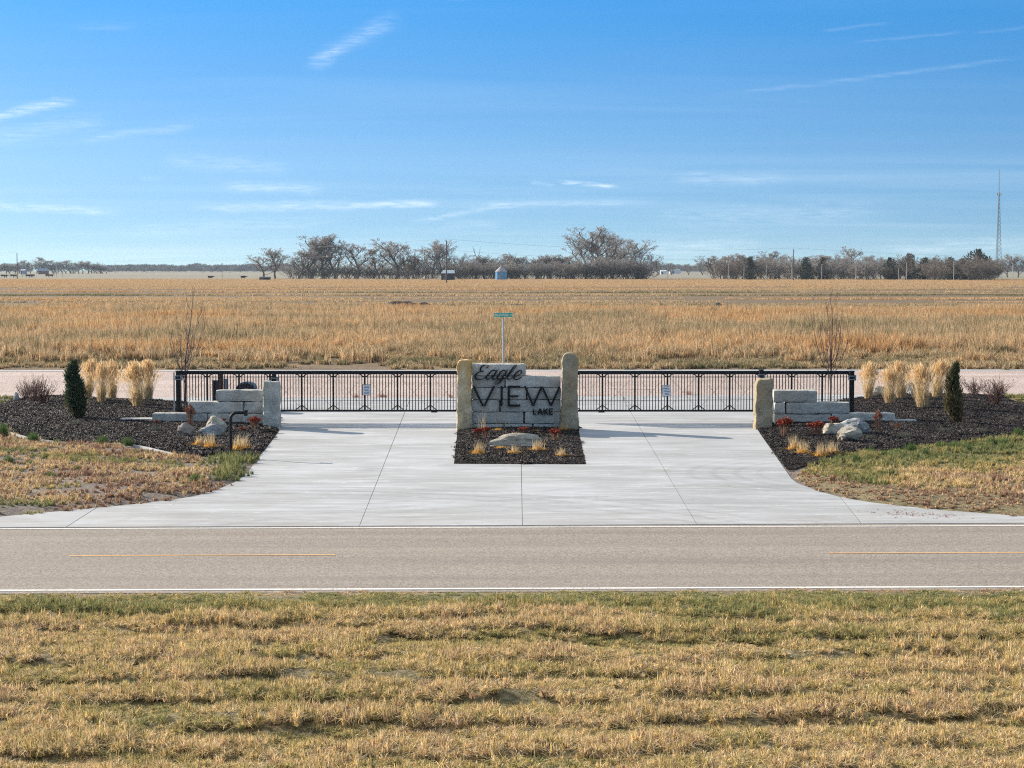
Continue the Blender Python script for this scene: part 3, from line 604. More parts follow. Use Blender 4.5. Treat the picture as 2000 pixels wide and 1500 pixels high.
# ------------------------------------------------------------------ GRASS (stuff)
SKIPGRASS = False
if not SKIPGRASS:
    # near verge
    src = [source('verge_grass_tuft', blades(1900, .66, .66, 0.045, 0.15, 0.0115, 1.0, 3, 100+i, clump=34), 'grass_verge') for i in range(6)]
    x, y = grid_pts(-9.5, 9.5, 17.5, 31.6, 0.41, 0.35); ok = (y < road_y(0)+x*math.tan(RA)-0.22) & (np.abs(x) < y*0.27+1.2); x, y = x[ok], y[ok]
    dr = road_y(0)+x*math.tan(RA)-y
    rw = rowsn(x, y); hgt = 0.50+0.62*rw*(.3+fbm(x*.5+3, y*.7, 41))+0.75*(fbm(x*1.6, y*3.6, 47)-.4); gapk = fbm(x*1.3+9, y*2.6, 49) < .40; hgt = np.where(gapk, hgt*.7, hgt)
    tone = 0.33 + 0.17*rw + 0.34*(fbm(x*.3, y*1.3, 51)-.5)*1.6 + 0.45*(fbm(x*2.2, y*4, 52)-.5) + np.clip((dr-1.0)/8, 0, 1)*0.16
    tone = np.minimum(np.where(gapk, tone*.8, tone), .68); tone = np.where(dr < 0.45, 0.84, tone); tone = np.where((dr > 0.5) & (dr < 2.2+1.5*(fbm(x*.4, y*0, 57)-.5)), tone*0.55, tone)
    hgt = np.maximum(hgt, .46)*np.clip(dr/1.7, .22, 1)
    z = HN(x, y)
    sc = np.stack([np.full(len(x), 1.0), np.full(len(x), 1.0), np.clip(hgt, .08, 1.7)], 1)
    scatter('roadside_grass', np.stack([x, y, z-.01], 1), RNG.uniform(0, 6.28, len(x)), sc, np.clip(tone, 0, 1), RNG.integers(0, 6, len(x)), src, 'dry tangled roadside grass in the foreground below the highway', 'grass')
    # side verges
    src2 = [source('short_grass_tuft', blades(420, .62, .62, 0.05, 0.18, 0.015, 0.7, 2, 200+i, clump=9), 'grass_verge') for i in range(5)]
    for nm, poly, hf, lab, side in (('verge_grass', vl, HVL, 'patchy dry grass and bare soil left of the driveway', 0), ('verge_grass', vr, HVR, 'green and straw coloured grass right of the driveway', 1)):
        xs = [p[0] for p in poly]; ys = [p[1] for p in poly]
        x, y = grid_pts(max(min(xs), -22), min(max(xs), 22), min(ys), max(ys), 0.42); d = distpoly(x, y, poly)
        ok = inpoly(x, y, poly) & (d > 0.10) & (np.abs(x) < y*.27+2); x, y, d = x[ok], y[ok], d[ok]
        pxx = 1000 + x*FPX/y; pyy = HOR + CAM_H*FPX/y
        if side == 0:
            bare = fbm(x*.7+8, y*.55, 61)+.25*(fbm(x*2.3, y*2, 66)-.5); keep = (RNG.uniform(0, 1, len(x)) < np.clip(1.2-6*(bare-.5), 0.22, 1)) | (pxx > 425) & (pyy < 945)
            tone = 0.83 + 0.5*(fbm(x*.8, y*.6, 62)-.5)+.6*(fbm(x*2.1, y*1.8, 67)-.5) - 0.55*(fbm(x*.5+3, y*.9, 63) > 0.66)
            tone = np.where((pxx > 400) & (pyy < 945) & (pxx < 510), 0.10, tone); tone = np.where((pyy > 985-(pxx-250)*.14-14) & (pyy > 930), 0.93, tone)
            tone = np.where((pxx < 60) & (pyy > 990), 0.2, tone); tone = np.where(pyy < 800, 0.15, tone)
            hg = 0.25+1.1*fbm(x*1.3, y*1.2, 64)
            hg = np.where((pxx > 425) & (pyy < 940), 1.5, hg)
        else:
            keep = RNG.uniform(0, 1, len(x)) < 0.93
            front = np.interp(pxx, [1545, 1620, 1664, 1734, 1804, 1888, 1972, 2000], [925, 899, 888, 881, 874, 867, 853, 845])
            k = np.clip((pyy-front-26)/45, 0, 1)
            tone = 0.13*(1-k)+0.62*k + 0.9*(fbm(x*.9, y*.9, 72)-.5) ; tone = np.where((pxx < 1720) & (pyy < 960) & (pyy > 890), 0.22+.4*(fbm(x*.7, y*.7, 72)-.5), tone)
            edge = np.interp(pxx, [1545, 1600, 1700, 1850, 2000], [940, 955, 975, 990, 1002]); tone = np.where(pyy > edge-22, 0.9, tone)
            tone = np.where(pyy < 800, 0.15, tone)
            hg = 0.25+1.4*fbm(x*1.1, y*1.1, 74); hg = np.where(pyy > edge-20, .45, hg)
        x, y, tone, hg = x[keep], y[keep], tone[keep], hg[keep]
        scatter(nm, np.stack([x, y, hf(x, y)-.01], 1), RNG.uniform(0, 6.28, len(x)), np.stack([np.ones(len(x))*.9, np.ones(len(x))*.9, hg], 1), np.clip(tone, 0, 1), RNG.integers(0, 5, len(x)), src2, lab, 'grass')
    # mulch chips
    def chips(n, s, seed):
        r = np.random.default_rng(seed); c = np.stack([r.uniform(-s/2, s/2, n), r.uniform(-s/2, s/2, n), r.uniform(0.0, 0.035, n)], 1)
        a = r.uniform(0, np.pi, n); L_ = r.uniform(.02, .055, n); W_ = r.uniform(.008, .02, n); t = r.normal(0, .45, n); t2 = r.normal(0, .5, n)
        d1 = np.stack([np.cos(a)*np.cos(t), np.sin(a)*np.cos(t), np.sin(t)], 1)*L_[:, None]; d2 = np.stack([-np.sin(a)*np.cos(t2), np.cos(a)*np.cos(t2), np.sin(t2)], 1)*W_[:, None]
        V = np.concatenate([c-d1-d2, c+d1-d2, c+d1+d2, c-d1+d2, c+np.array([0, 0, .012])], 0); i = np.arange(n)
        F = np.concatenate([np.stack([i, i+n, i+4*n], 1), np.stack([i+n, i+2*n, i+4*n], 1), np.stack([i+2*n, i+3*n, i+4*n], 1), np.stack([i+3*n, i, i+4*n], 1)], 0)
        return V, F, np.tile(r.uniform(0, 1, n)**1.6, 4)
    src3 = [source('mulch_chip_patch', chips(650, 1, 300+i), 'chips') for i in range(4)]
    for nm, poly, hf, lab in (('mulch_chips', bl, HL, 'dark wood chip mulch in the left planting bed'), ('mulch_chips', br, HR, 'dark wood chip mulch in the right planting bed'), ('mulch_chips', bc, HC, 'dark wood chip mulch in the island bed under the sign')):
        xs = [p[0] for p in poly]; ys = [p[1] for p in poly]; x, y = grid_pts(min(xs), max(xs), min(ys), max(ys), 0.5)
        ok = inpoly(x, y, poly) & (distpoly(x, y, poly) > 0.55); x, y = x[ok], y[ok]; rs = []
        # rim
        rx, ry = [], []
        for i in range(len(poly)):
            a, b = Vector(poly[i]), Vector(poly[(i+1) % len(poly)]); k = int((b-a).length/.2)
            for j in range(k):
                q = a.lerp(b, (j+.5)/k); nrm = Vector((-(b-a).y, (b-a).x)).normalized()
                for s_, z_ in ((.15, .24), (-.15, .24), (.38, .5), (-.38, .5)):
                    w_ = q+nrm*s_
                    if inpoly(np.array([w_.x]), np.array([w_.y]), poly)[0] and distpoly(np.array([w_.x]), np.array([w_.y]), poly)[0] > abs(s_)*.9: rx.append(w_.x); ry.append(w_.y); rs.append(z_)
        sx = np.concatenate([np.ones(len(x)), np.array(rs)]); x = np.concatenate([x, rx]); y = np.concatenate([y, ry])
        tn = 0.08+0.66*fbm(x*1.2, y*1.2, 81)
        scatter(nm, np.stack([x, y, hf(x, y)-.004], 1), RNG.uniform(0, 6.28, len(x)), np.stack([sx, sx, np.maximum(sx, .6)], 1), np.clip(tn, 0, 1), RNG.integers(0, 4, len(x)), src3, lab, 'mulch')
    # field grass: tall near part, then the far part in coarser clumps
    src4 = [source('tall_grass_clump', blades(1100, 3, 3, 0.25, 1.0, 0.042, 0.4, 2, 400+i, clump=20), 'grass_field') for i in range(6)]
    x, y = grid_pts(-85, 85, FY0+.9, 262, 1.9); ok = (np.abs(x) < y*.265+6) & (y > rowY(721)+x*-.012+1.2); x, y = x[ok], y[ok]
    pyy = HOR + CAM_H*FPX/y; k = np.clip((pyy-688)/14, 0, 1)                     # mown strip next to the gravel road
    hg = (0.62+0.8*fbm(x*.12, y*.10, 91)+1.0*(fbm(x*.5, y*.3, 95)-.5))*(1-k) + (0.16+0.30*fbm(x*.3, y*.3, 92))*k
    tuft = (RNG.uniform(0, 1, len(x)) < 0.10) & (k > .5); hg = np.where(tuft, .9, hg)
    tone = (0.50+1.05*(fbm(x*.10, y*.06, 93)-.5)+.3*(fbm(x*.5, y*.25, 94)-.5))*(1-k) + k*(0.12+0.55*(fbm(x*.25, y*.5, 96)-.3)); tone = np.where(tuft, .45, tone)
    tone = np.where(pyy > 716, .35, tone); hg = np.where(pyy > 716, .4, hg); hg = hg*np.clip((pyy-597)/14, .28, 1)
    gap = fbm(x*.12+5, y*.22, 97); keep = ~((k > .4) & (gap > .56) & (RNG.uniform(0, 1, len(x)) < .75)) & ~((pyy < 609) & (fbm(x*.03, y*.05, 99) > .5)) & ~((k < .2) & (fbm(x*.22+4, y*.16, 98) > .70))
    x, y, hg, tone = x[keep], y[keep], hg[keep], tone[keep]
    scatter('field_grass', np.stack([x, y, np.full(len(x), -.05)], 1), RNG.uniform(0, 6.28, len(x)), np.stack([np.ones(len(x)), np.ones(len(x)), hg], 1), np.clip(tone, 0, 1), RNG.integers(0, 6, len(x)), src4, 'tall golden dry grass filling the field beyond the gravel road', 'grass')
    src5 = [source('far_grass_clump', blades(2200, 12, 9, 0.3, 0.9, 0.11, 0.3, 1, 500+i, clump=90), 'grass_field') for i in range(5)]
    x, y = grid_pts(-290, 290, 258, FY1, 7.5); ok = (np.abs(x) < y*.265+10); x, y = x[ok], y[ok]
    band = .75*fbm(x*.006, y*.075+x*.002, 111)+.25*fbm(x*.04, y*.09, 115); far = np.clip((y-520)/80, 0, 1)
    rowp = HOR + CAM_H*FPX/y; line = np.zeros(len(x), bool)
    for k_, (rr_, tt_) in enumerate(((562.5, 1.4), (567, 1.7), (573, 1.9), (579, 2.2), (585.5, 2.3), (592, 1.9), (598, 1.7))):
        line |= (np.abs(rowp-rr_-5*(fbm(x*.006+k_*9, y*0, 120+k_)-.5)) < tt_) & (fbm(x*.02+k_*5, y*0, 130+k_) > .36)
    keep = ~line & ((band > .40) | (y > 560) | (RNG.uniform(0, 1, len(x)) < .25))
    hg = (0.10+0.55*band)*(1-far)+0.5*far+.15*(fbm(x*.05, y*.03, 113)-.5); hg = np.clip(hg, .08, 1)
    tone = (0.42+1.3*(fbm(x*.012, y*.06, 112)-.5))*(1-far) + far*(0.60+.4*(fbm(x*.01, y*.01, 114)-.5))
    x, y, hg, tone = x[keep], y[keep], hg[keep], tone[keep]
    scatter('far_field_grass', np.stack([x, y, np.full(len(x), -.05)], 1), np.where(RNG.uniform(0, 1, len(x)) < .5, 0, np.pi)+RNG.normal(0, .1, len(x)), np.stack([np.ones(len(x)), np.ones(len(x)), hg], 1), np.clip(tone, 0, 1), RNG.integers(0, 5, len(x)), src5, 'far stretch of tan and brown grass in uneven rows up to the trees', 'grass')

# dark soil heaps in the field
def heap(px, py, wpx, hpx, seed, label):
    c = P(px, py); W = wpx/FPX*c.y; Hh = hpx/FPX*c.y*1.25; r = random.Random(seed); nx, ny = 44, 12; v = []; f = []
    D = W*0.35
    for j in range(ny+1):
        for i in range(nx+1):
            u, w_ = i/nx*2-1, j/ny*2-1; e = max(0, 1-u*u)*max(0, 1-w_*w_)
            z = Hh*e**.8*(0.62+.75*mnoise.noise(Vector((u*3+seed*7, w_*1.5, 0)))+.22*mnoise.noise(Vector((u*11+seed, w_*5, 3))))
            v.append((u*W/2, w_*D/2, max(z, -.05)))
    for j in range(ny):
        for i in range(nx): a = j*(nx+1)+i; f.append([a, a+1, a+nx+2, a+nx+1])
    tag(linkmesh('soil_heap', mesh_np('soil_heap', v, f), 'mound_soil', loc=(c.x, c.y, -.05)), label, 'soil heap', 'soil heaps in the field')
heap(795, 599, 120, 10, 1, 'long low dark soil heap in the field, left of the street sign'); heap(1010, 599, 70, 6, 2, 'low soil heap just right of the street sign')
heap(1395, 602, 90, 9, 3, 'dark soil heap in the field above the right gate'); heap(1480, 601, 44, 4, 4, 'small flat soil heap between the two larger right heaps')
heap(1665, 603, 70, 8, 5, 'soil heap directly right of the red sapling'); heap(1815, 603, 64, 7, 6, 'soil heap furthest right in the field')

# ------------------------------------------------------------------ STONEWORK
def block_mesh(w, d, h, seed, amp=0.018, step=0.06, rnd=0.03, taper=None):
    """quarried block: gridded box, rounded arrises, rough faces. origin at the centre of its base"""
    nx, ny, nz = (max(2, int(w/step)), max(2, int(d/step)), max(2, int(h/step)))
    bm = bmesh.new(); idx = {}
    def vert(i, j, k):
        key = (i, j, k)
        if key not in idx:
            p = Vector(((i/nx-.5)*w, (j/ny-.5)*d, k/nz*h))
            c = Vector((min(max(p.x, -w/2+rnd), w/2-rnd), min(max(p.y, -d/2+rnd), d/2-rnd), min(max(p.z, rnd), h-rnd))); q = p-c
            if q.length > 1e-6: p = c+q.normalized()*min(q.length, rnd)
            if taper: p = taper(p)
            n = mnoise.noise_vector(p*3.1+Vector((seed*7.7, seed*3.1, 0)))*amp*1.3 + mnoise.noise_vector(p*11+Vector((seed*5.7, 0, seed)))*amp*.8
            idx[key] = bm.verts.new(p+n)
        return idx[key]
    for i in range(nx):
        for j in range(ny):
            for k in (0, nz): bm.faces.new([vert(i, j, k), vert(i+1, j, k), vert(i+1, j+1, k), vert(i, j+1, k)])
        for k in range(nz):
            for j in (0, ny): bm.faces.new([vert(i, j, k), vert(i+1, j, k), vert(i+1, j, k+1), vert(i, j, k+1)])
    for j in range(ny):
        for k in range(nz):
            for i in (0, nx): bm.faces.new([vert(i, j, k), vert(i, j+1, k), vert(i, j+1, k+1), vert(i, j, k+1)])
    bmesh.ops.recalc_face_normals(bm, faces=bm.faces); me = bpy.data.meshes.new('stone'); bm.to_mesh(me); bm.free(); return me
def stone(parent, base, x0, x1, yt, yb, Yf, depth, seed, mat, amp=.015, name='stone', yj=0.0):
    """a block whose front face fills the picture box x0..x1, yt..yb at distance Yf (2 px of its top show)"""
    a, b = AT(x0, yb, Yf), AT(x1, yt, Yf); w, h = b.x-a.x, b.z-a.z
    me = block_mesh(w-.012, depth, h-.010, seed, amp); c = Vector(((a.x+b.x)/2, Yf+depth/2+yj, a.z))
    return linkmesh(name, me, mat, parent, c-base)
YW = 62.2
simple('joint_backing', (0.09, 0.09, 0.085), 0.9)
def wall(blocks, label, lean, backing):
    base = P((blocks[0][0]+blocks[0][1])/2, 838); base.y = YW
    t = thing('stone_wall', label, 'stone wall', base)
    for k, (x0, x1, yt, yb) in enumerate(blocks): stone(t, base, x0, x1, yt, yb, YW, .55, 10+k+lean*20, 'limestone', yj=random.uniform(-.02, .02))
    for (x0, x1, yt, yb) in backing: stone_backing(t, base, x0, x1, yt, yb, YW, .55)
    return t
def stone_backing(t, base, x0, x1, yt, yb, Yf, depth):  # hidden backing added so no sun shines through the joints
    a, b = AT(x0, yb, Yf), AT(x1, yt, Yf); MB().box(((a.x+b.x)/2-base.x, depth/2, (a.z+b.z)/2-base.z), (b.x-a.x, depth*.6, b.z-a.z)).build('backing', 'joint_backing', t)
wall([(297, 405, 806.5, 830.5), (405.8, 512.5, 807, 830.5), (367, 475.5, 784, 806.5), (476.5, 512, 784.5, 807), (421, 513, 761.5, 784),
      (312, 357, 831, 840), (358, 440, 831, 840), (441, 513, 831, 840)], 'stepped grey stone wall left of the driveway, behind the gooseneck stand', 0, [(372, 510, 788, 805), (303, 510, 808, 838)])
wall([(1513, 1623, 808.5, 831), (1624, 1749.5, 807, 831), (1512, 1534.5, 786, 808.5), (1535.5, 1660, 785.5, 808), (1511, 1597, 762, 785.5),
      (1513, 1553, 831.5, 842), (1557, 1640, 831.5, 841), (1641, 1749, 831.5, 840)], 'stepped grey stone wall right of the driveway, behind the mottled boulders', 1, [(1514, 1652, 790, 806), (1516, 1742, 810, 838)])
for x0, x1, yb, lab in ((233, 303, 832, 'thin flat stone lying beside the low end of the left wall'), (1747, 1792, 834.5, 'thin flat stone lying beside the low end of the right wall')):
    a = P(x0, yb); b = P(x1, yb); me = block_mesh(b.x-a.x, .5, .10, x0, .012, .09)
    tag(linkmesh('flat_stone', me, 'limestone', loc=((a.x+b.x)/2, a.y+.3, hz((a.x+b.x)/2, a.y+.3)-.02)), lab, 'stone')
def pillar(x0, x1, yt, yb, Yf, depth, seed, mat, label, shape):
    a, b = AT(x0, yb, Yf), AT(x1, yt, Yf); w, h = b.x-a.x, b.z-a.z+.12
    me = block_mesh(w, depth, h, seed, .026, .075, .05, lambda p: shape(p, w, h))
    tag(linkmesh('stone_pillar', me, mat, loc=((a.x+b.x)/2, Yf+depth/2, a.z-.12)), label, 'stone pillar')
def sh_slant(p, w, h):
    t = p.z/h; x = p.x
    if t > .9 and x < 0: x *= 1-(t-.9)*3
    return Vector((x*(1+.05*math.sin(t*7)), p.y, p.z))
def sh_round(p, w, h):
    t = p.z/h; k = 1.0
    if t > .88: k = math.sqrt(max(0.0, 1-((t-.88)/.135)**2))*.94+.06
    return Vector((p.x*k*(0.93+.07*math.cos(t*5)) + .03*(t-.5)*w, p.y*(k*.5+.5), p.z))
def sh_wide(p, w, h):
    t = p.z/h; return Vector((p.x*(1.02-.10*t) + (.03*w if t < .1 else 0), p.y, p.z*(1-.03*(p.x/w))))
def sh_cut(p, w, h):
    t = p.z/h; x = p.x
    if x < 0 and t > .9: x *= 1-(t-.9)*4
    return Vector((x*(.98+.05*(1-t)), p.y, p.z))
pillar(892.5, 920.5, 703.5, 842, 60.9, .5, 3, 'sandstone_gold', 'golden brown upright stone at the left end of the sign', sh_slant)
pillar(1095.5, 1130.5, 690, 842, 60.8, .58, 4, 'sandstone_tan', 'tall tan upright stone with rounded top at the right end of the sign', sh_round)
pillar(513, 545, 745, 844, 61.2, .58, 5, 'limestone_grey', 'grey green upright stone at the driveway end of the left wall', sh_wide)
pillar(1475.5, 1510, 740, 845, 61.0, .6, 6, 'sandstone_tan', 'pale tan upright stone at the driveway end of the right wall', sh_cut)
# sign wall
YS = 61.1; base = P(1008, 838); base.y = YS
sg = thing('entrance_sign', 'grey stone block entrance sign with black EAGLE VIEW LAKE lettering', 'sign', base)
for k, (x0, x1, yt, yb) in enumerate([(920.5, 1027.7, 710.5, 734), (921.6, 985.8, 734, 757), (986.8, 1095, 734, 757), (920.5, 980, 757, 780.6), (981, 1028.2, 757, 780.6), (1030, 1096, 757, 780.6),
        (920.5, 975.5, 780.6, 804.5), (977.8, 1096, 780.6, 804.5), (920.5, 1022.6, 804.5, 827.3), (1024.6, 1096, 804.5, 827.3), (920.5, 983.8, 827.3, 840), (984.8, 1040, 827.3, 840), (1041, 1096, 827.3, 840)]):
    stone(sg, base, x0, x1, yt, yb, YS, .5, 60+k, 'limestone', .011, yj=random.uniform(-.004, .004))
stone_backing(sg, base, 924, 1022, 714, 736, YS, .5); stone_backing(sg, base, 926, 1091, 738, 838, YS, .5)
LY = YS-.055
def L2(px, py): v = AT(px, py, LY)-base; return (v.x, v.z)
def smooth_path(pts, n=7):
    out = []
    for i in range(len(pts)-1):
        p0 = pts[max(i-1, 0)]; p1 = pts[i]; p2 = pts[i+1]; p3 = pts[min(i+2, len(pts)-1)]
        for k in range(n):
            t = k/n; out.append(tuple(.5*((2*p1[c])+(-p0[c]+p2[c])*t+(2*p0[c]-5*p1[c]+4*p2[c]-p3[c])*t*t+(-p0[c]+3*p1[c]-3*p2[c]+p3[c])*t**3) for c in range(len(p1))))
    out.append(pts[-1]); return out
def letter(strokes, thick, smooth=True):
    m = MB(); y = LY-base.y
    for si, s in enumerate(strokes):
        pts = smooth_path(s) if smooth else s
        pts = [(910+a/10, 695+b/10, w_/10*1.0) for a, b, w_ in pts]
        for i in range(len(pts)-1):
            (xa, ya, wa), (xb, yb, wb) = pts[i], pts[i+1]; wa, wb = (wa*1.12, wb*1.12) if smooth else (wa*1.5, wb*1.5); dx, dy = xb-xa, yb-ya; L_ = math.hypot(dx, dy) or 1; ex = .18 if smooth else 0
            ux, uy = dx/L_, dy/L_; nx, ny = -uy, ux
            q = [(xa-ux*ex+nx*wa/2, ya-uy*ex+ny*wa/2), (xb+ux*ex+nx*wb/2, yb+uy*ex+ny*wb/2), (xb+ux*ex-nx*wb/2, yb+uy*ex-ny*wb/2), (xa-ux*ex-nx*wa/2, ya-uy*ex-ny*wa/2)]
            o_ = -0.0006*(i % 3)-.002*si
            m.prism([L2(*p) for p in q], y-.02+o_, y+.012+o_)
    return m.build('letter', 'black_letter', sg)
TK, TN, MD = 30, 13, 20
letter([[(405, 232, 20), (437, 215, 14), (425, 182, 14), (375, 178, 17), (315, 205, 28), (283, 255, 30), (295, 298, 24), (348, 300, 14)],
        [(340, 300, 14), (270, 310, 18), (210, 350, 28), (180, 405, 32), (200, 445, 28), (260, 462, 20), (330, 450, 14), (395, 405, 12)]], 0)
letter([[(585, 300, 16), (545, 282, 18), (490, 305, 22), (435, 365, 28), (395, 420, 30), (415, 456, 22), (470, 440, 14), (540, 370, 12)],
        [(612, 280, 20), (570, 345, 28), (525, 415, 30), (530, 455, 22), (575, 448, 14), (640, 385, 11)]], 0)
letter([[(780, 300, 16), (740, 282, 18), (690, 305, 22), (645, 365, 28), (612, 420, 30), (628, 455, 22), (680, 440, 14), (740, 370, 12)],
        [(810, 280, 20), (765, 355, 28), (715, 440, 26), (660, 515, 22), (600, 553, 16), (568, 540, 13), (590, 500, 11), (660, 470, 10), (750, 430, 11), (825, 375, 11)]], 0)
letter([[(820, 390, 12), (890, 320, 12), (955, 240, 12), (993, 190, 12), (975, 175, 14), (925, 225, 22), (865, 315, 30), (812, 400, 31), (812, 450, 24), (860, 452, 14), (930, 400, 11)]], 0)
letter([[(945, 410, 12), (1020, 385, 13), (1080, 335, 15), (1085, 292, 17), (1035, 290, 19), (975, 345, 28), (938, 410, 31), (955, 455, 24), (1020, 455, 15), (1092, 405, 12)]], 0)
letter([[(147, 590, 26), (332, 978, 26)], [(550, 590, 26), (358, 978, 26)]], 0, False)
letter([[(697, 590, 26), (697, 985, 26)]], 0, False)
letter([[(836, 590, 30), (836, 985, 30)], [(822, 603, 26), (1058, 603, 26)], [(822, 787, 24), (1025, 787, 24)], [(822, 970, 28), (1058, 970, 28)]], 0, False)
letter([[(1150, 590, 25), (1315, 978, 25)], [(1478, 600, 25), (1310, 978, 25)], [(1485, 600, 25), (1665, 978, 25)], [(1832, 600, 25), (1660, 978, 25)]], 0, False)
letter([[(1319, 1030, 17), (1319, 1145, 17)], [(1312, 1137, 17), (1372, 1137, 17)]], 0, False)
letter([[(1448, 1030, 17), (1402, 1146, 17)], [(1448, 1030, 17), (1494, 1146, 17)], [(1418, 1110, 14), (1478, 1110, 14)]], 0, False)
letter([[(1525, 1030, 17), (1525, 1146, 17)], [(1595, 1030, 17), (1530, 1095, 17)], [(1545, 1078, 17), (1600, 1146, 17)]], 0, False)
letter([[(1630, 1030, 17), (1630, 1146, 17)], [(1624, 1038, 16), (1697, 1038, 16)], [(1624, 1086, 15), (1690, 1086, 15)], [(1624, 1138, 16), (1697, 1138, 16)]], 0, False)

# ------------------------------------------------------------------ GATES
YG = 63.85; ZB = AT(1000, 804, YG).z; ZT = AT(1000, 724.3, YG).z; X = lambda px: AT(px, 760, YG).x
picket_me = None
def gate(px0, px1, posts, label):
    global picket_me
    base = Vector((X((px0+px1)/2), YG, 0)); t = thing('sliding_gate', label, 'gate', base, 0, 'black metal sliding gates')
    xa, xb = X(px0), X(px1)
    def rail(name, z, hh, dd): m = MB(); m.box(((xa+xb)/2-base.x, 0, z), (xb-xa, dd, hh)); return m.build(name, 'black_steel', t)
    rail('top_rail', ZT-.055, .11, .10); rail('bottom_rail', ZB+.03, .06, .06)
    zr = AT(1000, 736.3, YG).z; m = MB(); m.box(((xa+xb)/2-base.x, .0, zr), (xb-xa, .028, .022)); m.build('middle_rail', 'black_steel', t)
    if picket_me is None:
        m = MB(); m.box((0, 0, 0), (.023, .036, ZT-ZB-.18)); picket_me = m.mesh('picket'); picket_me.materials.append(MATS['black_steel'])
    pm = MB(); pm.box((0, 0, 0), (.055, .075, ZT-ZB-.17)); post_me = pm.mesh('gate_post'); post_me.materials.append(MATS['black_steel'])
    zc = (ZT-.115+ZB+.06)/2
    allp = [px0+1] + list(posts) + [px1-1]
    for i, q in enumerate(allp): linkmesh('gate_post', post_me, None, t, (X(q)-base.x, 0, zc))
    for q0, q1 in zip(allp, allp[1:]):
        n = max(1, round((q1-q0)/5.75)-1)
        for k in range(n): linkmesh('picket', picket_me, None, t, (X(q0+(q1-q0)*(k+1)/(n+1))-base.x, .0, zc))
    cab = MB()
    for i, q in enumerate(allp):
        x = X(q)-base.x
        for s in (-1, 1):
            if (i == 0 and s < 0) or (i == len(allp)-1 and s > 0): continue
            MB().bar((x, -.028, AT(0, 737, YG).z), (x+s*.17, -.028, ZT-.10), .016, sides=4).build('brace', 'black_steel', t)
            MB().bar((x, -.028, AT(0, 791, YG).z), (x+s*.21, -.028, ZB+.05), .016, sides=4).build('brace', 'black_steel', t)
    for q0, q1 in zip(allp, allp[1:]):
        a, b = X(q0)-base.x, X(q1)-base.x
        cab.bar((a, .034, ZT-.14), (b, .034, ZB+.08), .0035, sides=3); cab.bar((a, .034, ZB+.08), (b, .034, ZT-.14), .0035, sides=3)
    cab.build('tension_cable', 'black_steel', t)
    m = MB(); m.box((X(px1 if px0 < 800 else px0)-base.x-(.9 if px0 < 800 else -.9), 0, ZB-.012), (.2, .05, .03)); m.build('guide_foot', 'black_steel', t)
gate(347, 903, [404.8, 467, 527.6, 589.4, 651, 712.5, 776.4, 840.6], 'left black picket gate between the grey upright stone and the sign')
gate(1120, 1666, [1176.6, 1240, 1303.5, 1364.4, 1425, 1486.5, 1546, 1605.7], 'right black picket gate between the sign and the tan upright stone')
def support(px, w, yt, label, grp, zlo=-.1):
    x = AT(px, 760, YG-.16).x; t = thing('gate_support_post', label, 'post', (x, YG-.16, 0), 0, grp); z1 = AT(0, yt, YG-.16).z; wd = w/FPX*YG
    MB().box((0, 0, (z1+zlo)/2), (wd, wd, z1-zlo)).build('post', 'black_steel', t, bevel=.008)
    MB().box((0, .05, z1-.01), (wd+.03, wd+.06, .03)).build('cap', 'black_steel', t)
    zb = z1-.22
    MB().box((wd/2+.03, .0, zb), (.05, wd+.07, .17)).box((-wd/2-.012, .0, zb), (.02, wd+.05, .15)).build('roller_bracket', 'grey_box', t)
    for dz in (.06, -.05): MB().box((0, -wd/2-.008, zb+dz), (wd+.02, .012, .02)).build('bracket_strap', 'galvanised', t)
support(348.5, 8.5, 724.3, 'black support post at the outer end of the left gate', 'gate support posts')
support(535.5, 8, 728.5, 'black support post standing behind the grey upright stone', 'gate support posts')
support(1486.5, 8, 722, 'black support post standing behind the tan upright stone of the right wall', 'gate support posts')
support(1663.3, 9, 724.5, 'black support post at the outer end of the right gate', 'gate support posts')
MB().box((0, 0, .8), (.04, .04, 1.62)).build('stop_post', 'galvanised', None, (AT(340.3, 760, YG).x, YG-.02, 0)); tag(bpy.data.objects['stop_post'], 'slim grey post touching the outer end of the left gate', 'post')

def notice(px0, px1, py0, py1, tilt, label):
    c = AT((px0+px1)/2, (py0+py1)/2, YG-.05); w = (px1-px0)/FPX*YG; h = (py1-py0)/FPX*YG
    t = thing('notice_sign', label, 'sign', c, 0, 'printed notices on the gates'); t.rotation_euler = (0, tilt, 0)
    MB().box((0, 0, 0), (w, .008, h)).build('panel', 'sign_white', t)
    fr = MB()
    for s in (-1, 1): fr.box((s*(w/2), -.002, 0), (.012, .014, h+.012)); fr.box((0, -.002, s*(h/2)), (w-.012, .014, .012))
    fr.build('border', 'brown_wood', t)
    n = 6
    for k in range(n):
        ww = w*random.uniform(.5, .78); MB().box((random.uniform(-.01, .01), -.006, h*.36-k*h*.72/(n-1)), (ww, .003, h*.05)).build('printed_line', 'print_ink', t)
notice(708, 724, 751, 772, 0.0, 'white printed notice hanging straight on the left gate')
notice(1293.5, 1310, 752.5, 774, math.radians(-5), 'white printed notice hanging tilted on the right gate')

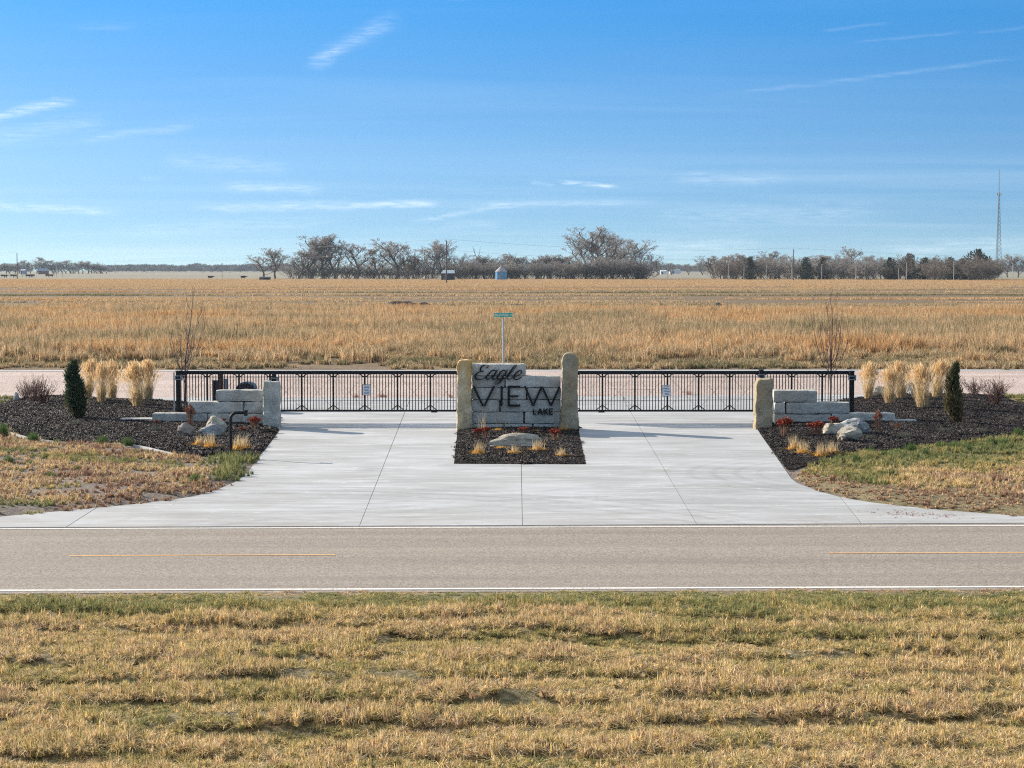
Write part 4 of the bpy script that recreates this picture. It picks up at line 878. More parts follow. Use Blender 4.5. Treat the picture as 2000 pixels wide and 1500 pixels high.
# gooseneck stand
b = P(451, 893); b.z = -.02; t = thing('gooseneck_stand', 'black gooseneck keypad stand beside the driveway in front of the left wall', 'keypad stand', b)
zt = AT(460, 804.5, b.y).z; r_ = .17; k_ = b.y/FPX
pts = [(0, 0, 0), (0, 0, zt-r_)] + [(r_-r_*math.cos(a), 0, zt-r_+r_*math.sin(a)) for a in np.linspace(.2, math.pi/2, 8)] + [((478-451)*k_, 0, zt)]
MB().path(pts, .042, 12).build('bent_post', 'black_steel', t)
MB().box(((481.5-451)*k_, 0, zt-.005), (.09, .13, .15)).build('keypad', 'black_steel', t, bevel=.008)
MB().box((0, 0, .02), (.2, .2, .03)).build('base_plate', 'black_steel', t)

# street sign
SY = 86.0; b = Vector((AT(983, 700, SY).x, SY, -.03)); t = thing('street_sign', 'green street name blade on a pale steel post behind the entrance sign', 'street sign', b)
zt = AT(0, 620, SY).z; m = MB(); m.bar((0, 0, 0), (0, 0, zt+.0), .042, sides=8); m.build('post', 'galvanised', t)
MB().box((0, 0, zt+.02), (.05, .03, .07)).build('clamp', 'galvanised', t)
c = AT(983, 615, SY); w, h = 37/FPX*SY, 8.6/FPX*SY
MB().box((c.x-b.x, 0, c.z-b.z), (w, .01, h)).build('name_blade', 'sign_green', t)
fr = MB(); th = .012
for s in (-1, 1):
    fr.box((c.x-b.x+s*(w/2-th/2), -.007, c.z-b.z), (th, .006, h)); fr.box((c.x-b.x, -.007, c.z-b.z+s*(h/2-th/2)), (w-2*th, .006, th))
fr.build('blade_border', 'sign_white', t)
def text_mesh(body, size, sx=1.0):
    cu = bpy.data.curves.new('text', 'FONT'); cu.body = body; cu.size = size; cu.align_x = 'CENTER'; cu.align_y = 'CENTER'; cu.extrude = .002; cu.offset = size*.018
    o = bpy.data.objects.new('text', cu); me = bpy.data.meshes.new_from_object(o); bpy.data.objects.remove(o)
    return me
for body, dx, size in (('BALD EAGLE', -.075, .125), ('DR', .325, .075)):
    me = text_mesh(body, size); me.transform(Matrix.Rotation(math.pi/2, 4, 'X')); xs = [v.co.x for v in me.vertices]; wd = max(xs)-min(xs)
    tgt = .60 if body != 'DR' else .09; me.transform(Matrix.Diagonal((tgt/wd, 1, 1.08, 1)))
    me.materials.clear(); linkmesh('lettering', me, 'sign_white', t, (c.x-b.x+dx, -.009, c.z-b.z))

# boxes behind the left gate
YB = 70.5
b = Vector((AT(431, 760, YB).x, YB, 0)); t = thing('utility_post', 'brown timber post with grey meter box seen through the left gate', 'post', b)
MB().box((0, 0, AT(0, 728, YB).z/2), (.17, .17, AT(0, 728, YB).z)).build('timber_post', 'brown_wood', t)
a1, a2 = AT(436.5, 741.5, YB), AT(445, 760, YB); MB().box(((a1.x+a2.x)/2-b.x+.01, -.0, (a1.z+a2.z)/2), (a2.x-a1.x, .14, a1.z-a2.z+.06)).build('meter_box', 'grey_box', t)
b = Vector((AT(420.5, 760, YB-.6).x, YB-.6, 0)); z1 = AT(0, 744, YB-.6).z; t = thing('pedestal_box', 'narrow black pedestal box left of the brown timber post', 'box', b)
MB().box((0, 0, z1/2), (.19, .2, z1)).build('housing', 'dark_box', t, bevel=.01); MB().box((0, -.0, z1+.012), (.2, .21, .02)).build('lid', 'black_steel', t)
YM = 69.0; a1, a2 = AT(462, 760, YM), AT(499, 744.5, YM); w = a2.x-a1.x; zt = a2.z; b = Vector(((a1.x+a2.x)/2, YM, 0))
t = thing('arched_box', 'black arched equipment box with small white plate behind the left wall', 'box', b)
arch = [(-w/2, 0), (w/2, 0)] + [(w/2*math.cos(a), zt-.30+.24*math.sin(a)) for a in np.linspace(0.05, math.pi-.05, 14)]
MB().prism(arch, -.3, -.2).build('front_panel', 'dark_box', t)
arch2 = [(x*1.0+.02, z*1.0+(.05 if z > 0 else 0)) for x, z in arch]; MB().prism(arch2, -.198, .35).build('cover', 'grey_box', t)
for dx in (-.035, .03): MB().box((dx+.01, -.305, zt-.30+.03), (.03 if dx < 0 else .07, .008, .055)).build('number_plate', 'sign_white', t)

# ------------------------------------------------------------------ PLANTS
def seg_mesh(segs, sides=3, shade=None):
    """segs: array (N,8) p0 p1 r0 r1 -> tapered prisms"""
    s = np.array(segs, float); n = len(s); a, b = s[:, :3], s[:, 3:6]; d = b-a; d /= np.linalg.norm(d, axis=1)[:, None]+1e-9
    ref = np.where(np.abs(d[:, 2:3]) > .9, np.array([[1., 0, 0]]), np.array([[0, 0, 1.]])); u = np.cross(d, ref); u /= np.linalg.norm(u, axis=1)[:, None]+1e-9; w = np.cross(d, u)
    V = []
    for p, r in ((a, s[:, 6]), (b, s[:, 7])):
        for i in range(sides): t = 2*np.pi*i/sides; V.append(p+(u*np.cos(t)+w*np.sin(t))*r[:, None])
    V = np.concatenate(V, 0); idx = np.arange(n); F = []
    for i in range(sides):
        j = (i+1) % sides; F.append(np.stack([i*n+idx, j*n+idx, (sides+j)*n+idx, (sides+i)*n+idx], 1))
    F = np.concatenate(F, 0); sh = np.tile(RNG.uniform(0, 1, n) if shade is None else shade, sides)
    return mesh_np('branches', V, F, sh)
def bare_tree(seed, H, spread, stems=1, n_limb=8, lean=.25, dense=1.0, tw=.06, low=.15):
    r = random.Random(seed); big, small = [], []
    def grow(p, d, L, rad, lv):
        n = (6, 5, 4, 3, 2)[lv]; pts = [p]; q = p.copy(); dd = d.copy(); wob = (.10, .15, .2, .25, .3)[lv]
        for k in range(n):
            dd = (dd + Vector((r.gauss(lean*.10, wob), r.gauss(0, wob), r.gauss((.08, .26, .26, .24, .22)[lv], wob*.6)))).normalized(); q = q+dd*L/n; pts.append(q.copy())
        for k in range(n):
            r0 = rad*(1-.7*k/n); r1 = rad*(1-.7*(k+1)/n); (big if lv <= 1 else small).append((*pts[k], *pts[k+1], r0, r1))
        if lv >= 4: return
        nc = (n_limb, int(7*dense), int(6*dense), int(5*dense))[lv]
        for c in range(nc):
            f = low+(1-low)*((c+r.random())/nc)**.9 if lv == 0 else r.uniform(.22, 1.0)
            k = min(int(f*n), n-1); st = pts[k].lerp(pts[k+1], f*n-k); base = (pts[k+1]-pts[k]).normalized()
            az = c*2.4+r.uniform(-.6, .6); o = base.orthogonal().normalized(); side = o*math.cos(az)+base.cross(o)*math.sin(az)
            ang = r.uniform(.40, .85)*spread*(1.15-.45*f) if lv == 0 else r.uniform(.35, .85); nd = (base*math.cos(ang)+side*math.sin(ang)).normalized()
            if nd.z < 0: nd.z *= -.3
            grow(st, nd, (L*r.uniform(.52, .74)*(1-.38*f)) if lv == 0 else L*r.uniform(.38, .62)*(1.1-.45*f), max(rad*(.62 if lv == 0 else .5)*(1-.45*f), tw*.7), lv+1)
    for k in range(stems):
        o = Vector((0, 0, 0)) if stems == 1 else Vector((r.uniform(-1, 1)*H*.09, r.uniform(-1, 1)*H*.06, 0))
        d0 = Vector((r.gauss(lean*.2, .06 if stems == 1 else .35), r.gauss(0, .06 if stems == 1 else .3), 1)).normalized(); grow(o, d0, H*(.84 if stems == 1 else r.uniform(.5, .85)), H*(.015 if stems == 1 else .008), 0)
    zs = np.array([q[5] for q in small]); k = H/np.percentile(zs, 99.7)
    big = [(*[v*k for v in q[:6]], max(q[6], .09), max(q[7], .07)) for q in big]
    small = [(*[v*k for v in q[:6]], min(max(q[6], tw*.5), .13), min(max(q[7], tw*.36), .09)) for q in small]
    return seg_mesh(big, 5), seg_mesh(small, 3)
TREES = []
for i, (sp, st_, nl, dn, lw) in enumerate([(.95, 1, 11, 1.15, .16), (.7, 1, 11, 1.1, .16), (1.15, 1, 8, 1.15, .2), (.95, 7, 7, .92, .02), (1.1, 8, 6, .92, .02), (.6, 1, 12, 1.1, .2)]):
    tk, cr = bare_tree(900+i, 20.0, sp, st_, nl, .2, dn*.92, .052, lw); tk.materials.append(MATS['bark_grey']); cr.materials.append(MATS['twig_grey']); print('tree tris', len(cr.polygons)*2)
    crb = cr.copy(); crb.materials.clear(); crb.materials.append(MATS['twig_brown'])
    xs = np.empty(len(cr.vertices)*3); cr.vertices.foreach_get('co', xs); xs = xs.reshape(-1, 3); W = np.percentile(xs[:, 0], 97)-np.percentile(xs[:, 0], 3)
    TREES.append((tk, cr, crb, W, xs[:, 2].max()))
def jun_mesh(seed, H, W, n=2600, sz=.35, top=.35, rag=.35):
    r = np.random.default_rng(seed); t = r.beta(1.1, 1.5, n); az = r.uniform(0, 6.283, n)
    prof = W/2*np.clip(np.sqrt(np.clip(1-t, 0, 1))*(1.0-.35*np.exp(-t*6))*(1+.25*np.sin(t*13+seed)), .05, 1)*(1+rag*np.sin(az*3+t*9+seed)*.5+r.normal(0, .12, n)*rag*2)
    rr = prof*np.sqrt(r.uniform(.35, 1, n)); c = np.stack([rr*np.cos(az), rr*np.sin(az), t*H], 1)
    d = np.stack([np.cos(az)*.6+r.normal(0, .4, n), np.sin(az)*.6+r.normal(0, .4, n), r.uniform(.5, 1.6, n)], 1); d /= np.linalg.norm(d, axis=1)[:, None]
    s = sz*r.uniform(.5, 1.2, n)[:, None]; o = np.cross(d, r.normal(0, 1, (n, 3))); o /= np.linalg.norm(o, axis=1)[:, None]+1e-9
    V = np.concatenate([c-o*s*.3, c+o*s*.3, c+d*s], 0); i = np.arange(n); return mesh_np('crown', V, np.stack([i, i+n, i+2*n], 1), r.uniform(0, 1, n))
JUN = []
for i in range(3):
    me = jun_mesh(40+i, 10, 7.5, 1500, 1.0, rag=1.5); me.materials.append(MATS['far_juniper']); JUN.append(me)
tkm = MB(); tkm.bar((0, 0, 0), (0, 0, 7.5), .22, .05, 6); jtrunk = tkm.mesh('trunk'); jtrunk.materials.append(MATS['bark_grey'])
def tree(px, wpx, top, base_y, label, kind=None, group=None, Y=None, brown=False, sy=None):
    p = P(px, base_y) if Y is None else AT(px, base_y, Y); p.z = -.1; Y = p.y; H = (AT(px, top, Y).z+.1)*(1.0 if kind == 'j' else 1.07); W = wpx/FPX*Y*(1.0 if kind == 'j' else 1.16)
    name = 'juniper_tree' if kind == 'j' else 'bare_tree'
    t = thing(name, label, 'tree', p, random.choice((0, .3, -.3, 3.0)), group)
    if kind == 'j':
        s = (W/7.5, W/7.5, H/10.2); linkmesh('trunk', jtrunk, None, t); linkmesh('crown', random.choice(JUN), None, t)
    else:
        i = kind if kind is not None else random.randrange(6); tk, cr, crb, w0, h0 = TREES[i]
        s = (W/w0, W/w0, H/h0); linkmesh('trunk', tk, None, t); linkmesh('crown', crb if brown else cr, None, t)
    t.scale = s; return t
G1, G2, G3, G4 = 'large bare trees left of the utility pole', 'bare trees of the low middle row', 'bare trees of the right hand row', 'bare trees far off on the left'
BY = 545.5
tree(513, 46, 500, BY, 'small spreading bare tree at the far left of the tree group', 2); tree(538, 36, 487, BY, 'slim upright bare tree standing just left of the gap in the trees', 5)
for px, w, tp, k, lab in ((583, 52, 492, 1, 'low rounded bare tree at the left end of the big tree group'), (603, 56, 479, 0, 'rounded bare tree behind the left end of the big tree group'),
        (632, 60, 464, 5, 'tall bare tree, higher of the left cluster of the big tree group'), (655, 52, 461, 1, 'tallest slender bare tree of the left cluster, leaning right'),
        (697, 56, 474, 2, 'vase shaped bare tree with two spreading limbs in mid cluster'), (741, 42, 486, 1, 'bare tree tucked left of the widest spreading tree'),
        (773, 76, 470, 2, 'widest spreading bare tree with a dark forked trunk'), (805, 50, 478, 4, 'bare tree filling in right of the widest spreading tree'),
        (845, 62, 471, 0, 'dense bare tree just left of the utility pole'), (868, 44, 480, 1, 'bare tree directly behind the utility pole')):
    tree(px, w, tp, BY, lab, k)
for px in range(570, 900, 14): tree(px+random.uniform(-5, 5), random.uniform(26, 38), random.uniform(506, 520), BY-.8, 'low bare thicket tree under the large trees left of the utility pole', random.choice((3, 4)), 'low thicket trees left of the utility pole')
tops = [501, 503, 497, 504, 500, 506, 498, 502, 496, 503, 505, 500, 502, 498, 504, 501]
for k, px in enumerate(np.linspace(884, 1122, 16)): tree(px+random.uniform(-4, 4), random.uniform(30, 42), tops[k], BY, 'taller grey bare tree of the even row, '+('left of' if px < 975 else 'right of')+' the grain bin', random.choice((0, 1, 3, 4, 5)), G2)
for k, px in enumerate(np.linspace(888, 1118, 20)): tree(px+random.uniform(-4, 4), random.uniform(26, 34), random.uniform(506, 516), BY+.4, 'low bushy bare tree in front of the even row, '+('left of' if px < 975 else 'right of')+' the grain bin', random.choice((3, 4)), G2)
tree(1143, 66, 466, BY, 'bare tree forming the left shoulder of the tallest clump', 2); tree(1174, 96, 447, BY, 'tallest bare tree, crown standing above all others', 0)
tree(1196, 60, 460, BY-.5, 'bare tree pressed against the right of the tallest tree', 1); tree(1226, 74, 470, BY, 'rounded dense bare tree at the right of the tallest clump', 0, brown=False)
tree(1243, 46, 492, BY+.2, 'lower bare tree at the right edge of the tallest clump', 4)
for px in range(1114, 1258, 11): tree(px, 38, random.uniform(500, 512), BY+.6, 'low bare thicket tree at the foot of the tallest clump', random.choice((3, 4)), 'low thicket trees at the foot of the tallest clump')
tree(1251, 18, 524, BY, 'small dark bushy evergreen at the right foot of the tallest clump', 'j')
for px, tp in ((929, 480), (999, 491)):                                 # dead snags
    p = P(px, BY); p.z = 0; t = thing('dead_tree', 'taller forked dead snag rising left of the grain bin' if px < 950 else 'shorter dead snag rising just right of the grain bin', 'dead tree', p)
    H = AT(px, tp, p.y).z; s = [(0, 0, 0, .6, 0, H*.6, .32, .24), (.6, 0, H*.6, -.6, 0, H*.82, .2, .13), (-.6, 0, H*.82, -1.6, 0, H*.98, .13, .05), (.6, 0, H*.6, 2.0, 0, H*.78, .18, .12), (2.0, 0, H*.78, 2.3, 0, H, .12, .04), (-.6, 0, H*.82, -.4, 0, H*.93, .1, .03)]
    me = seg_mesh(s, 5); me.materials.append(MATS['bark_grey']); linkmesh('trunk', me, None, t)
# right-hand row
def row_label(px):
    for lim, w in ((1445, 'at the left end of the right hand row'), (1500, 'between the left end crown and the broad crown of the right row'), (1549, 'just left of the tall bare pole in the right row'), (1606, 'just right of the tall bare pole in the right row'), (1655, 'left of the highest crown of the right row'), (1735, 'right of the highest crown of the right row'), (1806, 'before the bushy junipers of the right row'), (1862, 'around the low brown tree of the right row'), (2100, 'at the juniper end of the right row')):
        if px < lim: return 'grey bare tree '+w
px = 1392
while px < 1942:
    tp = 500+random.uniform(-5, 6); br_ = random.random() < .35
    tree(px+6, random.uniform(24, 36), tp+9, 545.6, row_label(px+6), random.choice((3, 4)), G3, brown=random.random() < .3)
    tree(px, random.uniform(34, 50), tp+2, 545+random.uniform(-1, 1.5)+(px-1390)*.004, row_label(px), random.choice((0, 1, 3, 4)), G3, brown=br_); px += random.uniform(13, 18)
tree(1512, 48, 492, 544.5, 'broad bare crown standing above the left half of the right hand row', 0, brown=True); tree(1666, 46, 484, 545, 'highest rounded bare crown of the right hand row', 2); tree(1835, 56, 508, 548, 'low rounded brown bare tree near the right end of the row', 3, brown=True); tree(1432, 44, 500, 544, 'rounded bare crown at the left end of the right hand row', 1)
for px, w, tp, lab in ((1465, 20, 501, 'pointed dark juniper left of the broad crown'), (1573, 26, 502, 'dark juniper just right of the tall bare pole'), (1606, 22, 503, 'narrow dark juniper between pole and highest crown'), (1738, 26, 503, 'dark juniper in mid row right of the highest crown'),
        (1776, 28, 495, 'bushy dark juniper standing above mid row'), (1806, 26, 503, 'dark juniper left of the low brown tree'), (1856, 26, 502, 'dark juniper right of the low brown tree'), (1880, 26, 505, 'dark juniper beside the tallest juniper'), (1909, 48, 487, 'tallest dark juniper at the right end of the row')):
    tree(px, w, tp, 547, lab, 'j')
for px, w, tp in ((1286, 26, 509), (1312, 22, 514), (1345, 20, 516), (1372, 24, 513)): tree(px, w, tp, 537, 'small distant bare tree in the gap between the two tree rows', 1, 'distant trees in the gap between the rows')
for px, w, tp in ((1950, 30, 505), (1968, 36, 497), (1988, 34, 502), (2008, 30, 500), (1935, 26, 509)): tree(px, w, tp, 541.5, 'pale bare tree beyond the right end of the row, below the tower', 0, 'pale trees below the tower')
for px, w, tp in ((-8, 30, 515), (12, 26, 514), (30, 30, 513), (52, 24, 509), (72, 24, 503), (88, 26, 514), (104, 28, 509), (122, 24, 512), (138, 28, 509), (154, 28, 510), (172, 34, 511), (190, 28, 513), (200, 22, 519)):
    for q_ in (0, 7): tree(px+q_, w*(1 if q_ == 0 else .9), tp+q_*.5, 534.2, 'blue grey bare tree of the distant left clump', random.choice((0, 1, 3)), G4, brown=False)
# far-off wood
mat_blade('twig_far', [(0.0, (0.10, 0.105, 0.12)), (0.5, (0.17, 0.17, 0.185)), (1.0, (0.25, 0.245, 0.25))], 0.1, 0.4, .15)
srcw = []
for i in (0, 3, 4):
    m_ = TREES[i][1].copy(); m_.materials.clear(); m_.materials.append(MATS['twig_far']); srcw.append(bpy.data.objects.new('far_wood_tree', m_))
pts, sc = [], []
for a, b_, hp in ((205, 565, 13), (1255, 1400, 12), (1900, 2080, 13), (-150, 60, 12)):
    for k in range(int((b_-a)*2.4)):
        px = random.uniform(a, b_); Y = random.uniform(3300, 3900); p = AT(px, 530, Y); hh = hp*random.uniform(.6, 1.1)*(0.75+.5*mnoise.noise(Vector((px*.03, 0, 0))))/FPX*Y+CAM_H
        pts.append((p.x, Y, -.5)); s = hh/20; sc.append((s*1.6, s*1.6, s))
scatter('far_wood', pts, RNG.uniform(0, 6, len(pts)), sc, RNG.uniform(0, .5, len(pts)), RNG.integers(0, 3, len(pts)), srcw, 'far-off blue line of woods on the horizon', 'woods')

# saplings
def sapling(px, by, top, wpx, seed, label, red, n=10):
    r = random.Random(seed); p = P(px, by); p.z = hz(p.x, p.y); H = AT(px, top, p.y).z-p.z; W = wpx/FPX*p.y/2; t = thing('sapling', label, 'young tree', p)
    tr = [(0, 0, -.05, .01, 0, H*.16, .036, .033), (.01, 0, H*.16, .01, 0, H*.38, .033, .028)]
    def up(out, st, dx, dy, L, rad, depth):
        q = Vector(st); d = Vector((dx, dy, .9)).normalized(); n_ = 6
        for k in range(n_):
            d = (d*.72+Vector((r.gauss(0, .06), r.gauss(0, .06), .34))).normalized(); q2 = q+d*L/n_; r0 = rad*(1-.75*k/n_)
            out.append((*q, *q2, max(r0, .0045), max(rad*(1-.75*(k+1)/n_), .003)))
            if depth < 2 and k > 0 and r.random() < (.9 if depth == 0 else .5):
                a = r.uniform(0, 6.28); up(out, q, math.cos(a)*.95, math.sin(a)*.95, L*r.uniform(.28, .5)*(1-k/n_*.5), r0*.45, depth+1)
            q = q2
    mat = 'twig_red' if red else 'twig_plum'
    m1 = seg_mesh(tr, 8); m1.materials.append(MATS['bark_red']); linkmesh('trunk', m1, None, t)
    for k in range(n+1):
        out = []
        if k == n: up(out, (.01, 0, H*.37), .05, 0, H*.63, .026, 0)
        else:
            a = k*2.4+r.uniform(-.3, .3); z0 = H*r.uniform(.13, .36); s_ = r.uniform(.4, 1.0); up(out, (.01, 0, z0), math.cos(a)*W/H*6.5*s_, math.sin(a)*W/H*6.5*s_, (H-z0)*r.uniform(.5, .85), .017, 0)
        m2 = seg_mesh(out, 4); m2.materials.append(MATS[mat]); linkmesh('branch', m2, None, t)
sapling(362, 789, 560, 100, 5, 'leafless sapling with upswept dark branches behind the left gate', False, 7); sapling(1622, 787, 560, 86, 6, 'leafless reddish sapling behind the right gate', True, 9)

# columnar evergreens
def evergreen(px, by, top, wpx, seed, label, dry, fm='juniper'):
    p = P(px, by); p.z = hz(p.x, p.y); H = AT(px, top, p.y).z-p.z; W = wpx/FPX*p.y; t = thing('columnar_juniper', label, 'evergreen', p)
    r = np.random.default_rng(seed); n = 6000 if fm == 'juniper' else 3800; tt = r.beta(1.0, 1.15, n); az = r.uniform(0, 6.283, n)
    prof = W/2*np.interp(tt, [0, .08, .25, .55, .8, .93, 1], [.35, .65, .95, .85, .55, .3, .06])
    lump = 1+.42*np.sin(az*3+tt*17+seed)*np.sin(tt*29+az*2+seed)+r.normal(0, .16, n)
    rr = prof*lump*np.sqrt(r.uniform(.25, 1, n)); c = np.stack([rr*np.cos(az)+.07*np.sin(tt*5+seed), rr*np.sin(az), .03+tt*(H-.10)], 1)
    d = np.stack([np.cos(az)*.5+r.normal(0, .3, n), np.sin(az)*.5+r.normal(0, .3, n), r.uniform(.7, 1.6, n)], 1); d /= np.linalg.norm(d, axis=1)[:, None]
    s = r.uniform(.05, .17, n)[:, None]; o = np.cross(d, r.normal(0, 1, (n, 3))); o /= np.linalg.norm(o, axis=1)[:, None]+1e-9
    V = np.concatenate([c-o*s*.16, c+o*s*.16, c+d*s], 0)
    def sub(mask, name, mat):
        i = np.where(mask)[0]; k = len(i); VV = np.concatenate([V[i], V[i+n], V[i+2*n]], 0); j = np.arange(k)
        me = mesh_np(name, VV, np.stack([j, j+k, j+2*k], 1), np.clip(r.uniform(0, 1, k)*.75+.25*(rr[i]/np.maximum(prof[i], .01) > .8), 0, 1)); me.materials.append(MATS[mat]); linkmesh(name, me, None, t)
    dm = (tt < dry[0]*(1+.4*np.sin(az*2+1))) & (r.uniform(0, 1, n) < dry[1])
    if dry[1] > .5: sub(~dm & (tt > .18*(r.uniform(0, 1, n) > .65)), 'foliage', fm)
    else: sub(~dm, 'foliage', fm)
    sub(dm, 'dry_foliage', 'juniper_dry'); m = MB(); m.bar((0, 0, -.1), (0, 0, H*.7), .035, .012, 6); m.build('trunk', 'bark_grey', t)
evergreen(148, 826, 703, 37, 1, 'dark green columnar juniper at the left of the left bed', (.25, .35)); evergreen(1864, 834, 706, 32, 2, 'narrow juniper with browned lower half in the right bed', (.75, .8), 'juniper_light')

# ornamental grasses
def plume_meshes(seed, n=250, H=1.6):
    r = np.random.default_rng(seed); az = r.uniform(0, 6.283, n); fan = np.abs(r.normal(0, .25, n)); fan = np.minimum(fan, .6); L_ = H*r.uniform(.80, 1.0, n)*(1-.25*fan); b0 = r.uniform(0, .19, n); bz = r.uniform(0, 6.283, n)
    x0, y0 = b0*np.cos(bz), b0*np.sin(bz); segs = []; dx, dy = np.cos(az)*np.sin(fan)+.05, np.sin(az)*np.sin(fan); up = np.cos(fan)
    P0 = np.stack([x0, y0, np.zeros(n)], 1); D = np.stack([dx, dy, up], 1)
    pts = [P0+D*(L_*t)[:, None]+np.stack([dx, dy, -.35*np.ones(n)*fan], 1)*(t*t*.12) for t in (0, .35, .7, 1.0)]
    pts = np.array(pts); bow = r.normal(0, .05, (n, 3)); pts[1] += bow; pts[2] += bow
    wv = np.stack([-np.sin(az+1), np.cos(az+1), 0*az], 1)
    def ribbons(a, b, w0, w1):
        k = len(a); V = np.concatenate([a-wv*w0, a+wv*w0, b+wv*w1, b-wv*w1], 0); i = np.arange(k); return V, np.stack([i, i+k, i+2*k, i+3*k], 1)
    Vs, Fs, off = [], [], 0
    for k, (w0, w1) in enumerate(((.0055, .005), (.005, .004), (.004, .003))):
        V, F = ribbons(pts[k], pts[k+1], w0, w1); Vs.append(V); Fs.append(F+off); off += len(V)
    nl = 170; a2 = r.uniform(0, 6.283, nl); o = r.uniform(.15, .6, nl); b1 = r.uniform(0, .19, nl)            # leaves arching out low
    q0 = np.stack([b1*np.cos(a2), b1*np.sin(a2), 0*a2], 1); l = H*r.uniform(.3, .62, nl); q1 = q0+np.stack([np.cos(a2)*o*.45, np.sin(a2)*o*.45, np.ones(nl)*.85], 1)*l[:, None]*.6; q2 = q1+np.stack([np.cos(a2)*o*.9, np.sin(a2)*o*.9, .35*np.ones(nl)], 1)*l[:, None]*.5
    wv = np.stack([-np.sin(a2), np.cos(a2), 0*a2], 1)
    for A, B, w0, w1 in ((q0, q1, .008, .007), (q1, q2, .007, .001)):
        V, F = ribbons(A, B, w0, w1); Vs.append(V); Fs.append(F+off); off += len(V)
    V = np.concatenate(Vs, 0); F = np.concatenate(Fs, 0); stems = mesh_np('stems', V, F, r.uniform(0, 1, len(F)))
    Vs, Fs, off = [], [], 0
    for rep in range(5):
        f = r.uniform(.78, .99, n); c = pts[2]+(pts[3]-pts[2])*((f-.7)/.3)[:, None]+r.normal(0, .008, (n, 3)); d = D*.16+np.array([.05, 0, 0]); th = r.uniform(0, 3.14, n); wv = np.stack([np.cos(th), np.sin(th), 0*th], 1)*.011
        V = np.concatenate([c-d*.5, c+wv, c+d*.6, c-wv], 0); i = np.arange(n); Vs.append(V); Fs.append(np.stack([i, i+n, i+2*n, i+3*n], 1)+off); off += len(V)
    V = np.concatenate(Vs, 0); F = np.concatenate(Fs, 0); plumes = mesh_np('plumes', V, F, r.uniform(0, 1, len(F)))
    stems.materials.append(MATS['reed_straw']); plumes.materials.append(MATS['reed_plume']); return stems, plumes
PL = [plume_meshes(70+i) for i in range(3)]
def reed(px, by, top, ws, label, k):
    p = P(px, by); p.z = hz(p.x, p.y)-.02; H = AT(px, top, p.y).z-p.z; t = thing('feather_reed_grass', label, 'ornamental grass', p, k*1.3, 'feather reed grass clumps'); t.scale = (ws*.78, ws*.78, H/1.42); t.rotation_euler.x = math.sin(k*3.3)*.05; t.rotation_euler.y = .03+math.cos(k*2.1)*.05
    linkmesh('stems', PL[k % 3][0], None, t); linkmesh('plumes', PL[k % 3][1], None, t)
for k, q in enumerate([(171, 788, 707, .95, 'feathery straw grass clump half hidden behind the dark columnar juniper'), (199, 794, 714, .9, 'left clump of the middle pair of feathery grasses in the left bed'), (219, 784, 710, .95, 'right clump of the middle pair of feathery grasses in the left bed'),
        (270, 803, 712, 1.2, 'large feathery grass clump nearest the left gate, front of two'), (290, 788, 708, .95, 'feathery grass clump behind the large one nearest the left gate'),
        (1696, 785, 714, 1.0, 'feathery grass clump nearest the right gate'), (1737, 796, 722, 1.0, 'shorter feathery grass clump second from the right gate'), (1760, 785, 710, 1.1, 'tall feathery grass clump third from the right gate'),
        (1802, 805, 718, 1.25, 'broad feathery grass clump left of the half brown juniper'), (1829, 783, 708, 1.15, 'feathery grass clump just behind and left of the half brown juniper')]): reed(*q, k)

# twiggy red shrubs
def shrub_mesh(seed, H=1.0, W=1.2, n=46, straight=.35):
    r = random.Random(seed); s = []
    for k in range(n):
        a = r.uniform(0, 6.283); o = r.uniform(0, 1)**.6; q = Vector((r.gauss(0, .08), r.gauss(0, .08), 0)); d = Vector((math.cos(a)*o*W*.6, math.sin(a)*o*W*.6, 1)).normalized(); L_ = H*r.uniform(.6, 1.05)
        for j in range(5):
            q2 = q+d*L_/5; s.append((*q, *q2, .007, .006)); d = (d+Vector((r.gauss(0, .16), r.gauss(0, .16), r.gauss(.05, .06)))).normalized()
            if j > 0:
                for _ in range(2):
                    e = (d+Vector((r.gauss(0, .6), r.gauss(0, .6), r.gauss(.1, .3)))).normalized(); q3 = q2+e*L_*r.uniform(.08, .22); s.append((*q2, *q3, .005, .003))
                    s.append((*q3, *(q3+Vector((0, 0, .02))), .012, .008))
            q = q2
    me = seg_mesh(s, 3); me.materials.append(MATS['twig_red']); return me
SH = [shrub_mesh(5), shrub_mesh(6)]
for k, (px, by, top, w, lab) in enumerate(((84, 796, 742, 52, 'reddish twiggy shrub in the left bed, left of the columnar juniper'), (50, 785, 748, 40, 'reddish twiggy shrub at the far left edge of the left bed'), (66, 790, 733, 46, 'taller sparse reddish shrub between the other two at the left edge'), (1944, 796, 742, 62, 'dense reddish twiggy shrub right of the half brown juniper'), (1904, 778, 738, 48, 'sparser reddish shrub behind the half brown juniper'), (1950, 783, 745, 40, 'small reddish shrub behind the dense one at the right'))):
    p = P(px, by); p.z = hz(p.x, p.y)-.02; H = AT(px, top, p.y).z-p.z; W = w/FPX*p.y; o = linkmesh('twiggy_shrub', SH[k % 2], None, None, p); o.scale = (W/1.05, W/1.05, H/1.0); o.rotation_euler.z = k; tag(o, lab, 'shrub', 'reddish twiggy shrubs')

